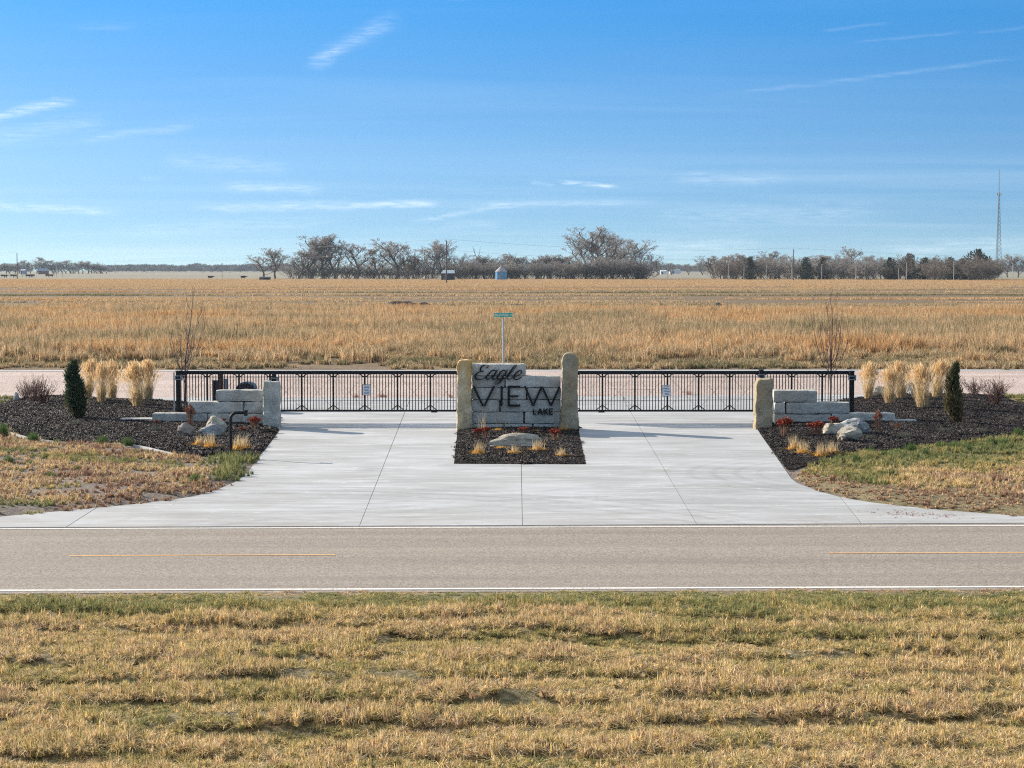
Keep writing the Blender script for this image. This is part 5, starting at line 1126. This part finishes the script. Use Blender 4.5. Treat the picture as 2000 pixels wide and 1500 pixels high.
# boulders
def boulder(px, yb, x0, x1, yt, mat, seed, label, flat=1.0, dep=.8, sharp=1.0):
    p = P((x0+x1)/2, yb); W = (x1-x0)/FPX*p.y; H = (AT(0, yt, p.y+W*dep*.3).z)+.08; p.y += W*dep*.42
    bm = bmesh.new(); bmesh.ops.create_icosphere(bm, subdivisions=4, radius=1)
    r = random.Random(seed); planes = [(Vector((r.gauss(0, 1), r.gauss(0, 1), r.gauss(.2, .7))).normalized(), r.uniform(.5, .82)) for _ in range(17)]
    for v in bm.verts:
        c = v.co.copy()
        for n_, d_ in planes:
            e = c.dot(n_)-d_
            if e > 0: c -= n_*e*.85*sharp
        c += mnoise.noise_vector(c*2+Vector((seed, 0, 0)))*.13+mnoise.noise_vector(c*5+Vector((0, seed, 0)))*.055+mnoise.noise_vector(c*14+Vector((0, seed, 0)))*.02
        v.co = Vector((c.x*W/2*1.38, c.y*W/2*dep*1.2, (c.z*.62+.42)*H*1.12))
    me = bpy.data.meshes.new('boulder'); bm.to_mesh(me); bm.free()
    z = hz(p.x, p.y); tag(linkmesh('boulder', me, mat, loc=(p.x, p.y, z-.03)), label, 'boulder')
boulder(0, 877, 964, 1060, 854, 'boulder_tan', 11, 'long pale tan boulder lying in the island bed under the sign', dep=.45, sharp=.8)
boulder(0, 861, 343, 381, 842, 'boulder_pink', 12, 'pinkish brown boulder, left of the three in the left bed')
boulder(0, 851, 398, 441, 827, 'boulder_tan', 13, 'tan peaked boulder, rear of the three in the left bed')
boulder(0, 861, 388, 437, 839, 'boulder_grey', 14, 'white and grey boulder, front of the three in the left bed', dep=.6)
boulder(0, 857, 1647, 1699, 831, 'boulder_grey', 15, 'mottled white and grey round boulder in the right bed', sharp=.5)
boulder(0, 858, 1608, 1650, 839, 'boulder_tan', 16, 'flat topped tan boulder, left of the group in the right bed')
boulder(0, 872, 1638, 1685, 846, 'boulder_tan', 17, 'angular tan boulder in front of the group in the right bed')
boulder(0, 776, 1774, 1799, 754, 'boulder_grey', 18, 'pale boulder between the grass clumps at the back of the right bed')
boulder(0, 774, 1704, 1734, 758, 'boulder_tan', 19, 'tan boulder behind the grass clump nearest the right gate')
boulder(0, 785, 28, 37, 768, 'boulder_grey', 20, 'small upright white stone at the far left of the left bed')

# small perennials (variants share meshes)
def tuft_mesh(seed, n, H, W, wd, mat, lean=.6, name='leaves', segs=3):
    V, F, s = blades(n, .001, .001, H*.6, H, wd, lean, segs, seed); r = np.random.default_rng(seed); k = len(V)//n
    ox = r.normal(0, W*.16, n); oy = r.normal(0, W*.16, n); V = V.copy(); V[:, 0] += np.tile(ox, k); V[:, 1] += np.tile(oy, k)
    me = mesh_np(name, V, F, s); me.materials.append(MATS[mat]); return me
YEL = [(tuft_mesh(600+i, 260, .24, .34, .016, 'yellow_grass', .9), tuft_mesh(650+i, 70, .55, .34, .010, 'reed_straw', .25, 'seed_stalks')) for i in range(2)]
for k, (px, by, top, w, lab) in enumerate(((389, 876, 853, 1.1, 'yellow tufted grass below the white and grey boulder in the left bed'), (411, 882, 849, 1.15, 'yellow tufted grass left of the gooseneck stand'), (466, 884, 851, 1.4, 'yellow tufted grass with pale stalks right of the gooseneck stand'), (478, 880, 853, 1.0, 'pale stalked tuft nearest the driveway in the left bed'),
        (1552, 884, 848, 1.2, 'yellow tufted grass with tall stalks nearest the driveway in the right bed'), (1569, 891, 862, 1.2, 'yellow tufted grass in front of the tall stalked one in the right bed'), (1603, 894, 864, 1.2, 'left of the two yellow tufts below the right bed boulders'), (1624, 889, 862, 1.3, 'right of the two yellow tufts below the right bed boulders'),
        (935, 889, 860, 1.1, 'yellow tuft in the left front of the island bed'), (978, 879, 864, 1.3, 'yellow tuft against the left end of the island boulder'), (1005, 890, 870, 1.2, 'yellow tuft in front of the middle of the island boulder'), (1051, 884, 858, 1.3, 'yellow tuft at the right end of the island boulder'), (1096, 893, 872, 1.1, 'yellow tuft in the right front of the island bed'),
        (974, 844, 829, 1.2, 'orange straw tuft against the foot of the sign, left half'), (1007, 852, 842, 1.2, 'low straw tuft behind the island boulder'), (1046, 846, 836, 1.3, 'brownish straw tuft against the foot of the sign, right half'), (1100, 842, 822, 1.1, 'leaning straw tuft before the right sign pillar'))):
    p = P(px, by); p.z = hz(p.x, p.y)-.01; t = thing('yellow_grass_tuft', lab, 'ornamental grass', p, k*.9, 'small yellow grass tufts'); H = (by-top)/FPX*p.y; t.scale = (w, w, max(H/.5, .35)*1.05)
    linkmesh('leaves', YEL[k % 2][0], None, t)
    if by-top > 18: linkmesh('seed_stalks', YEL[k % 2][1], None, t)
for k, (px, by, top, lab) in enumerate(((943, 846, 797, 'tall thin pale stalks before the left part of the sign'), (976, 843, 783, 'tallest pale stalks arching over the letters of the sign'))):
    p = P(px, by); me = tuft_mesh(690+k, 14 if k else 22, 1.0, .5, .006, 'reed_straw', .22, 'stalks'); o = linkmesh('grass_stalks', me, None, None, (p.x, p.y, hz(p.x, p.y))); o.scale = (1, 1, (by-top)/FPX*p.y); tag(o, lab, 'dry stalks')
def sedum_meshes(seed, mat):
    r = random.Random(seed); s = []; heads = []
    for k in range(26):
        a = r.uniform(0, 6.283); o = r.uniform(0, .2); top = Vector((math.cos(a)*o, math.sin(a)*o, r.uniform(.36, .46)-o*.3)); b0 = Vector((math.cos(a)*o*.4, math.sin(a)*o*.4, 0)); s.append((*b0, *top, .008, .006)); heads.append(top)
        mid = b0.lerp(top, r.uniform(.3, .8)); s.append((*mid, *(mid+Vector((r.gauss(0, .05), r.gauss(0, .05), .03))), .01, .004))
    stem = seg_mesh(s, 3); stem.materials.append(MATS['sedum_stem']); n = 0; V = []; F = []; rr = np.random.default_rng(seed)
    for h in heads:
        for j in range(40):
            rad = abs(rr.normal(0, .035)); a = rr.uniform(0, 6.283); c = np.array([h.x+rad*math.cos(a), h.y+rad*math.sin(a), h.z+rr.uniform(-.012, .02)-rad*.25]); d = rr.normal(0, 1, (3, 3))*.019; i = len(V); V += [c+d[0], c+d[1], c+d[2]]; F.append((i, i+1, i+2))
    hd = mesh_np('flower_heads', np.array(V), np.array(F), rr.uniform(0, 1, len(F))); hd.materials.append(MATS[mat]); return stem, hd
SED = {'r': sedum_meshes(1, 'sedum_red'), 'b': sedum_meshes(2, 'sedum_brown')}
for k, (px, by, top, w, c_, lab) in enumerate(((372, 842, 801, 22, 'b', 'tall brown headed sedum in front of the low left wall'), (497, 844, 817, 30, 'r', 'rusty red sedum at the foot of the grey upright stone'), (474, 849, 839, 16, 'r', 'small low red sedum between the gooseneck stand and the wall'), (431, 838, 822, 22, 'r', 'red sedum peeking over the tan peaked boulder'),
        (306, 842, 828, 14, 'b', 'small brown sedum before the low end of the left wall'), (1532, 858, 818, 32, 'r', 'dark red sedum nearest the tan upright stone of the right wall'), (1594, 858, 829, 38, 'r', 'wide dark red sedum left of the right bed boulders'), (1629, 842, 820, 24, 'r', 'dark red sedum against the middle of the right wall'),
        (1714, 851, 811, 20, 'b', 'tall brown headed sedum right of the mottled boulder'), (1753, 848, 836, 14, 'b', 'tiny brown sedum beside the flat stone of the right wall'), (933, 861, 836, 22, 'r', 'left of the two red sedums at the left of the island bed'), (948, 858, 834, 20, 'r', 'right of the two red sedums at the left of the island bed'), (1023, 850, 835, 26, 'r', 'low red sedum behind the island boulder'), (1085, 864, 838, 28, 'r', 'red sedum before the right sign pillar'))):
    p = P(px, by); p.z = hz(p.x, p.y)-.01; t = thing('sedum', lab, 'sedum', p, k*1.1, 'sedums with dried flower heads'); H = (by-top)/FPX*p.y; W = w/FPX*p.y; t.scale = (W/.44, W/.44, H/.46); linkmesh('stems', SED[c_][0], None, t); linkmesh('flower_heads', SED[c_][1], None, t)
CAT = [tuft_mesh(720+i, 420, .2, .75, .008, 'catmint', 1.0) for i in range(2)]
GRN = [tuft_mesh(740+i, 330, .26, .5, .013, 'green_tuft', .95) for i in range(2)]
for k, (px, by, w, h, lab) in enumerate(((147, 845, 36, 17, 'grey green cushion plant in front of the dark columnar juniper'), (208, 847, 26, 13, 'grey green cushion plant right of the juniper shadow'), (303, 857, 34, 18, 'grey green cushion plant left of the pinkish boulder'), (341, 868, 24, 11, 'small green grey cushion plant below the pinkish boulder'), (60, 852, 26, 9, 'faint grey cushion plant at the left of the left bed'),
        (1699, 870, 28, 14, 'olive cushion plant right of the angular tan boulder'), (1766, 867, 32, 17, 'grey cushion plant in the middle of the right bed front'), (1846, 856, 24, 14, 'grey cushion plant below the half brown juniper'), (1916, 856, 34, 17, 'grey cushion plant in the right part of the right bed front'), (1973, 834, 26, 14, 'grey cushion plant at the far right of the right bed'))):
    p = P(px, by-h*.3); o = linkmesh('cushion_plant', CAT[k % 2], None, None, (p.x, p.y, hz(p.x, p.y)-.02)); W = w/FPX*p.y; o.scale = (W/.62, W/.62, h/FPX*p.y/.2); o.rotation_euler.z = k; tag(o, lab, 'cushion plant', 'cushion plants in the beds')
RG = 'green grass clumps along the right bed edge'
for k, px in enumerate((1640, 1668, 1700, 1728, 1752, 1780, 1806, 1834, 1862, 1888, 1912, 1938, 1962, 1988)):
    by = float(np.interp(px, [1545, 1620, 1664, 1734, 1804, 1888, 1972, 2000], [925, 899, 888, 881, 874, 867, 853, 845]))+14+6*math.sin(k*2.3)
    p = P(px, by); o = linkmesh('green_grass_clump', GRN[k % 2], None, None, (p.x, p.y, 0.04)); W = (26+8*math.sin(k*1.7))/FPX*p.y; o.scale = (W/.5, W/.5, (18+6*math.sin(k*3.1))/FPX*p.y/.22); o.rotation_euler.z = k
    tag(o, 'bright green grass clump along the front edge of the right bed', 'grass clump', RG)
for k, (px, by, w, h, lab) in enumerate(((64, 869, 30, 19, 'bright green grass tuft at the bed edge, leftmost of the single tufts'), (111, 873, 18, 12, 'small green tuft at the bed edge, second from the left'), (200, 876, 26, 20, 'green grass tuft at the bed edge below the juniper shadow'), (249, 877, 28, 18, 'round green grass tuft at the bed edge left of the curb bend'), (6, 862, 30, 28, 'green tuft at the left frame edge by the bed corner'),
        (383, 952, 36, 22, 'green grass tuft on the left verge near the concrete curve'), (152, 927, 22, 14, 'green tuft in the middle of the left verge'), (98, 942, 24, 16, 'olive tuft left of middle on the left verge'), (16, 915, 30, 20, 'green tuft low at the left frame edge'), (60, 917, 26, 14, 'dull green tuft beside the left edge of the left verge'))):
    p = P(px, by-h*.25); o = linkmesh('green_grass_tuft', GRN[k % 2], None, None, (p.x, p.y, 0.03)); W = w/FPX*p.y; o.scale = (W/.5, W/.5, h/FPX*p.y/.22); o.rotation_euler.z = k; tag(o, lab, 'grass tuft', 'single green grass tufts on the left')
# pale edging strip along the left bed
edge_pts = [P(x, y) for x, y in [(14, 845.5), (60, 858), (110, 865), (168, 868.8), (218, 869.8), (250, 871), (280, 875), (322, 885), (364, 894.6), (406, 897.5), (450, 894)]]
m = MB(); sm = smooth_path([tuple(p) for p in edge_pts], 6)
for a, b in zip(sm, sm[1:]):
    A, B = Vector(a), Vector(b); d = (B-A).normalized(); n_ = Vector((-d.y, d.x, 0))*.05; A = A-d*.01
    i = len(m.v); m.v += [tuple(A-n_+Vector((0, 0, -.1))), tuple(A+n_+Vector((0, 0, -.1))), tuple(A+n_*.8+Vector((0, 0, .045))), tuple(A-n_*.8+Vector((0, 0, .045))), tuple(B-n_+Vector((0, 0, -.1))), tuple(B+n_+Vector((0, 0, -.1))), tuple(B+n_*.8+Vector((0, 0, .045))), tuple(B-n_*.8+Vector((0, 0, .045)))]
    m.f += [[i, i+1, i+2, i+3], [i+4, i+7, i+6, i+5], [i+3, i+2, i+6, i+7], [i, i+3, i+7, i+4], [i+1, i+5, i+6, i+2]]
tag(m.build('garden_edging', 'concrete'), 'thin pale concrete edging curving along the front of the left bed', 'edging')
# low weeds on the gravel behind the left gate
WD = tuft_mesh(770, 160, .3, 1.2, .012, 'bark_red' if False else 'sedum_brown', 1.2)
for k, (px, by, w, lab) in enumerate(((748, 775, 28, 'larger dark dry weed on the gravel behind the left gate'), (696, 776, 18, 'smaller dark dry weed behind the notice on the left gate'), (1345, 769, 20, 'dark dry weed on the gravel behind the right gate'), (880, 776, 16, 'dark dry weed on the gravel beside the golden pillar'))):
    p = P(px, by); o = linkmesh('dry_weed', WD, None, None, (p.x, p.y, -.03)); W = w/FPX*p.y; o.scale = (W/1.1, .5, .8); tag(o, lab, 'weed', 'dry weeds on the gravel')
# reddish leaf litter on the right of the driveway
lit_v, lit_f, lit_s = [], [], []
for k in range(170):
    px = random.gauss(1790, 60) if random.random() < .7 else random.uniform(1690, 1880); py = 1000+random.gauss(0, 3)+(px-1700)*.05; p = P(px, py, .006); a = random.uniform(0, 6.28); i = len(lit_v); L_ = random.uniform(.01, .03)
    lit_v += [(p.x-math.cos(a)*L_, p.y-math.sin(a)*L_, .005), (p.x+math.cos(a)*L_, p.y+math.sin(a)*L_, .006), (p.x-math.sin(a)*L_*.6, p.y+math.cos(a)*L_*.6, .018)]; lit_f.append((i, i+1, i+2)); lit_s.append(random.random())
tag(linkmesh('leaf_litter', mesh_np('leaf_litter', lit_v, np.array(lit_f), lit_s), 'sedum_brown'), 'thin scatter of reddish dry leaf bits on the right of the driveway', 'leaf litter', kind='stuff')

# ------------------------------------------------------------------ FAR THINGS
def upole(px, top, Y, label):
    p = AT(px, 560, Y); b = Vector((p.x, Y, -.1)); zt = AT(px, top, Y).z; t = thing('utility_pole', label, 'utility pole', b, 0, 'utility poles of the power line')
    MB().bar((0, 0, 0), (0, 0, zt), .26, .17, 8).build('pole', 'pole_wood', t)
    MB().bar((-.12, 0, zt), (-.12, 0, zt+.6), .05, sides=6).build('top_insulator', 'pale_pole', t)
    m = MB().box((.25, 0, zt-.9), (.7, .12, .12)); m.build('crossarm', 'pole_wood', t)
    if px == 872: MB().bar((.48, 0, zt-5.0), (.48, 0, zt-3.5), .3, sides=10).build('transformer', 'grey_box', t)
    return Vector((p.x, Y, zt+.4)), Vector((p.x+.3, Y, zt-3.4))
pp = [upole(34, 494, 1020, 'slim dark utility pole at the left in front of the distant trees'), upole(872, 469, 690, 'utility pole with a transformer in the middle of the tree row'), upole(1549, 486, 850, 'tall bare utility pole left of the highest crown in the right row')]
ends = [(AT(-420, 500, 1150), AT(-420, 512, 1150))] + pp + [(AT(2300, 500, 980), AT(2300, 512, 980))]
k = 0
for e0, e1 in zip(ends, ends[1:]):
    for w_ in (0, 1):
        a, b = e0[w_], e1[w_]; pts = [a.lerp(b, t)-Vector((0, 0, 4*(2.2)*t*(1-t))) for t in np.linspace(0, 1, 25)]
        lab = ('upper' if w_ == 0 else 'lower')+' power cable '+('from the left frame edge to the slim left pole', 'between the slim left pole and the middle pole', 'between the middle pole and the tall right pole', 'from the tall right pole to the right frame edge')[k//2]; k += 1
        tag(MB().path(pts, .022, 4).build('power_cable', 'cable'), lab, 'power cable', 'power cables')
PALE = 'pale posts standing before the right tree row'
for px, tp, bs, Y in ((1394.6, 516, 541, 900), (1423, 516, 541, 900), (1453, 516, 541, 900), (1496.6, 516, 542, 880), (1604.8, 516, 543, 880), (1671.7, 511, 544, 860), (1755, 524, 544, 860), (1770.5, 512, 546, 830), (1862.7, 511, 547, 800), (1978, 514, 550, 780), (1304, 522, 544, 900), (1545.6, 512, 542, 880)):
    p = AT(px, bs, Y); m = MB().bar((0, 0, -.2), (0, 0, AT(px, tp, Y).z), .16, .12, 6); m.box((0, 0, AT(px, tp, Y).z-.05), (.30, .30, .15)); o = m.build('pale_post', 'pale_pole', None, (p.x, Y, 0)); tag(o, 'pale upright post in the spaced line before the right tree row', 'post', PALE)
for px, tp, Y in ((44, 512, 1300), (111, 511, 1300), (121.5, 511, 1250), (434, 514, 1200), (226, 514, 2600), (287, 515, 2600), (398, 515, 2600), (451, 514, 2600)):
    p = AT(px, 545, Y); m = MB().bar((0, 0, -.2), (0, 0, AT(px, tp, Y).z), .2 if Y < 2000 else .35, .15, 6); m.box((0, 0, AT(px, tp, Y).z-.1), (1.4, .2, .2)); o = m.build('distant_pole', 'pale_pole', None, (p.x, Y, 0)); tag(o, 'slim distant pole on the plain at the left', 'pole', 'distant poles on the plain at the left')
# lattice tower
Y = 1150; p = AT(1949.5, 520, Y); t = thing('lattice_tower', 'tall slender lattice radio tower on the right horizon', 'tower', (p.x, Y, -.2)); HT = AT(0, 377, Y).z; HM = AT(0, 329, Y).z
legs = [[], [], []]; R_ = lambda z: 2.0*(1-z/HT)**1.15+.34; cnr = lambda k, z: Vector((R_(z)*math.cos(math.pi/2+k*2.094), R_(z)*math.sin(math.pi/2+k*2.094), z))
zs = [HT*i/20 for i in range(21)]; br = MB()
for k in range(3):
    m = MB()
    for a, b in zip(zs, zs[1:]):
        m.bar(cnr(k, a), cnr(k, b), .13, sides=4); br.bar(cnr(k, a), cnr((k+1) % 3, b), .065, sides=3); br.bar(cnr((k+1) % 3, a), cnr(k, b), .065, sides=3); br.bar(cnr(k, b), cnr((k+1) % 3, b), .06, sides=3)
    m.build('leg', 'tower_steel', t)
br.build('bracing', 'tower_steel', t)
m = MB()
for s in (-.2, .2): m.bar((s, 0, HT), (s, 0, HM), .10, .07, 4)
for i in range(9): z = HT+(HM-HT)*i/9; m.bar((-.2, 0, z), (.2, 0, z+.8), .045, sides=3)
m.build('mast', 'tower_steel', t)
for k in range(3):
    a = k*2.094+.4; MB().box((1.15*math.cos(a), 1.15*math.sin(a), HT-.4), (.5, .35, 1.5)).bar((0, 0, HT-.4), (1.15*math.cos(a), 1.15*math.sin(a), HT-.4), .07, sides=4).build('antenna', 'tower_steel', t)
# grain bin
Y = 900; p = AT(979, 546, Y); rr = 22.5/FPX*Y/2; zt = AT(0, 530.5, Y).z; zc = AT(0, 520, Y).z; t = thing('grain_bin', 'small blue metal grain bin with conical roof before the low tree row', 'grain bin', (p.x, Y, 0))
MB().bar((0, 0, -.2), (0, 0, zt), rr, sides=28).build('wall', 'bin_metal', t); MB().bar((0, 0, zt), (0, 0, zc), rr*1.12, .25, 28).build('roof', 'bin_roof', t); MB().bar((0, 0, zc), (0, 0, zc+.5), .35, .3, 10).build('roof_vent', 'bin_roof', t)
m = MB()
for k in range(1, 5): m.bar((0, 0, zt*k/5), (0, 0, zt*k/5+.08), rr*1.012, sides=28)
m.build('hoops', 'bin_metal', t); MB().box((-.6, -rr, 1.2), (1.0, .15, 2.0)).build('door', 'bin_roof', t)
# open shed
def shed(x0, x1, yr0, yr1, yb, Y, wm, rm, label, name, cat, depth=7, flip=False):
    a, b = AT(x0, yb, Y), AT(x1, yr1, Y); w = b.x-a.x; ze = b.z; zr = AT(0, yr0, Y).z; t = thing(name, label, cat, ((a.x+b.x)/2, Y, 0))
    MB().box((0, depth/2, ze/2-.1), (w*.94, depth, ze+.1)).build('wall', wm, t)
    MB().box((-w*.2, -.06, ze*.4), (w*.22, .1, ze*.75)).build('door', 'barn_dark' if wm != 'barn_dark' else 'pole_wood', t)
    m = MB(); o = .25
    m.v += [(-w/2, -o, ze), (w/2, -o, ze), (w/2*.93, depth/2, zr), (-w/2*.93 if not flip else -w/2*.7, depth/2, zr), (-w/2, depth+o, ze), (w/2, depth+o, ze), (-w/2, -o, ze-.15), (w/2, -o, ze-.15), (w/2, depth+o, ze-.15), (-w/2, depth+o, ze-.15)]
    m.f += [[0, 1, 2, 3], [3, 2, 5, 4], [6, 7, 1, 0], [9, 4, 5, 8], [0, 3, 4], [1, 5, 2], [6, 0, 4, 9], [7, 8, 5, 1], [6, 9, 8, 7]]; m.build('roof', rm, t)
shed(861, 888, 527.5, 533.5, 545, 880, 'barn_dark', 'barn_roof', 'dark shed with pale blue roof right behind the middle utility pole', 'shed', 'shed', flip=True)
shed(506, 527, 540.5, 542, 546, 890, 'barn_dark', 'barn_dark', 'low dark lean-to under the pair of trees at the left', 'shed', 'shed', 4)
shed(40, 48.5, 526, 528, 534.5, 2000, 'far_blue', 'far_white', 'small pale blue farm building among the distant left trees', 'farm_building', 'building'); shed(74, 92, 524, 529, 534, 2050, 'far_red', 'far_blue', 'low red farm building with pale roof among the distant left trees', 'farm_building', 'building')
shed(1290, 1302, 527.5, 529.5, 534, 2000, 'far_white', 'far_white', 'left white farm building in the gap between the tree rows', 'farm_building', 'building'); shed(1308, 1330, 526, 528.5, 533, 2300, 'far_white', 'far_blue', 'wider white farm building in the gap between the tree rows', 'farm_building', 'building')
p = AT(843, 543, 870); MB().box((0, 0, .9), (8.2, 3, .25), Matrix.Rotation(-.13, 3, 'Y')).build('plank_ramp', 'board_pale', None, (p.x, 870, 0)); tag(bpy.data.objects['plank_ramp'], 'pale sloping ramp lying left of the middle utility pole', 'ramp')
# cattle
def cow_mesh():
    bm = bmesh.new()
    def ell(c, r, sub=2):
        m_ = Matrix.Translation(c) @ Matrix.Diagonal((*r, 1)); bmesh.ops.create_icosphere(bm, subdivisions=sub, radius=1, matrix=m_)
    ell((0, 0, 1.05), (.85, .32, .40)); ell((.55, 0, 1.12), (.42, .30, .38)); ell((-.6, 0, 1.12), (.36, .30, .34)); ell((1.02, 0, 1.2), (.34, .14, .18)); ell((1.38, 0, 1.12), (.26, .11, .13)); ell((1.55, 0, 1.03), (.12, .09, .09))
    for s in (-1, 1): ell((1.25, s*.15, 1.25), (.05, .1, .04), 1)
    for x in (.6, -.65):
        for s in (-1, 1):
            bmesh.ops.create_cone(bm, cap_ends=True, segments=7, radius1=.055, radius2=.11, depth=.8, matrix=Matrix.Translation((x+(.05 if x < 0 else 0), s*.18, .4)))
    bmesh.ops.create_cone(bm, cap_ends=True, segments=5, radius1=.03, radius2=.04, depth=.7, matrix=Matrix.Translation((-.97, 0, .95)))
    me = bpy.data.meshes.new('cow'); bm.to_mesh(me); bm.free()
    r_ = bpy.data.objects.new('tmp', me); md = r_.modifiers.new('r', 'REMESH'); md.mode = 'VOXEL'; md.voxel_size = .05; C.objects.link(r_)
    me2 = bpy.data.meshes.new_from_object(r_.evaluated_get(bpy.context.evaluated_depsgraph_get())); bpy.data.objects.remove(r_); me2.materials.clear(); me2.materials.append(MATS['cow_hide']); me2.name = 'cow'; return me2
cow = cow_mesh(); print('cow tris', len(cow.polygons))
for k, (px, py) in enumerate(((6, 541), (11, 541.3), (24, 540.6), (29, 540.8), (54, 540.8), (60.5, 540.6), (64, 540.4), (92.5, 540.2), (100, 540.4))):
    p = P(px, py+1.0); o = linkmesh('cow', cow, None, None, (p.x, p.y, -.16)); o.scale = (1.35,)*3; o.rotation_euler.z = random.choice((0, math.pi))+random.uniform(-.6, .6); tag(o, 'black cow of the small herd grazing at the far left', 'cow', 'black cattle grazing at the far left')
for px, lab in ((411, 'black cow standing alone on the pasture left of the small trees'), (475, 'black cow nearest the small spreading tree on the left')):
    p = P(px, 545.5); o = linkmesh('cow', cow, None, None, (p.x, p.y, -.16)); o.scale = (1.3,)*3; o.rotation_euler.z = .2; tag(o, lab, 'cow', 'black cattle by the small trees')
print('objects', len(bpy.data.objects))
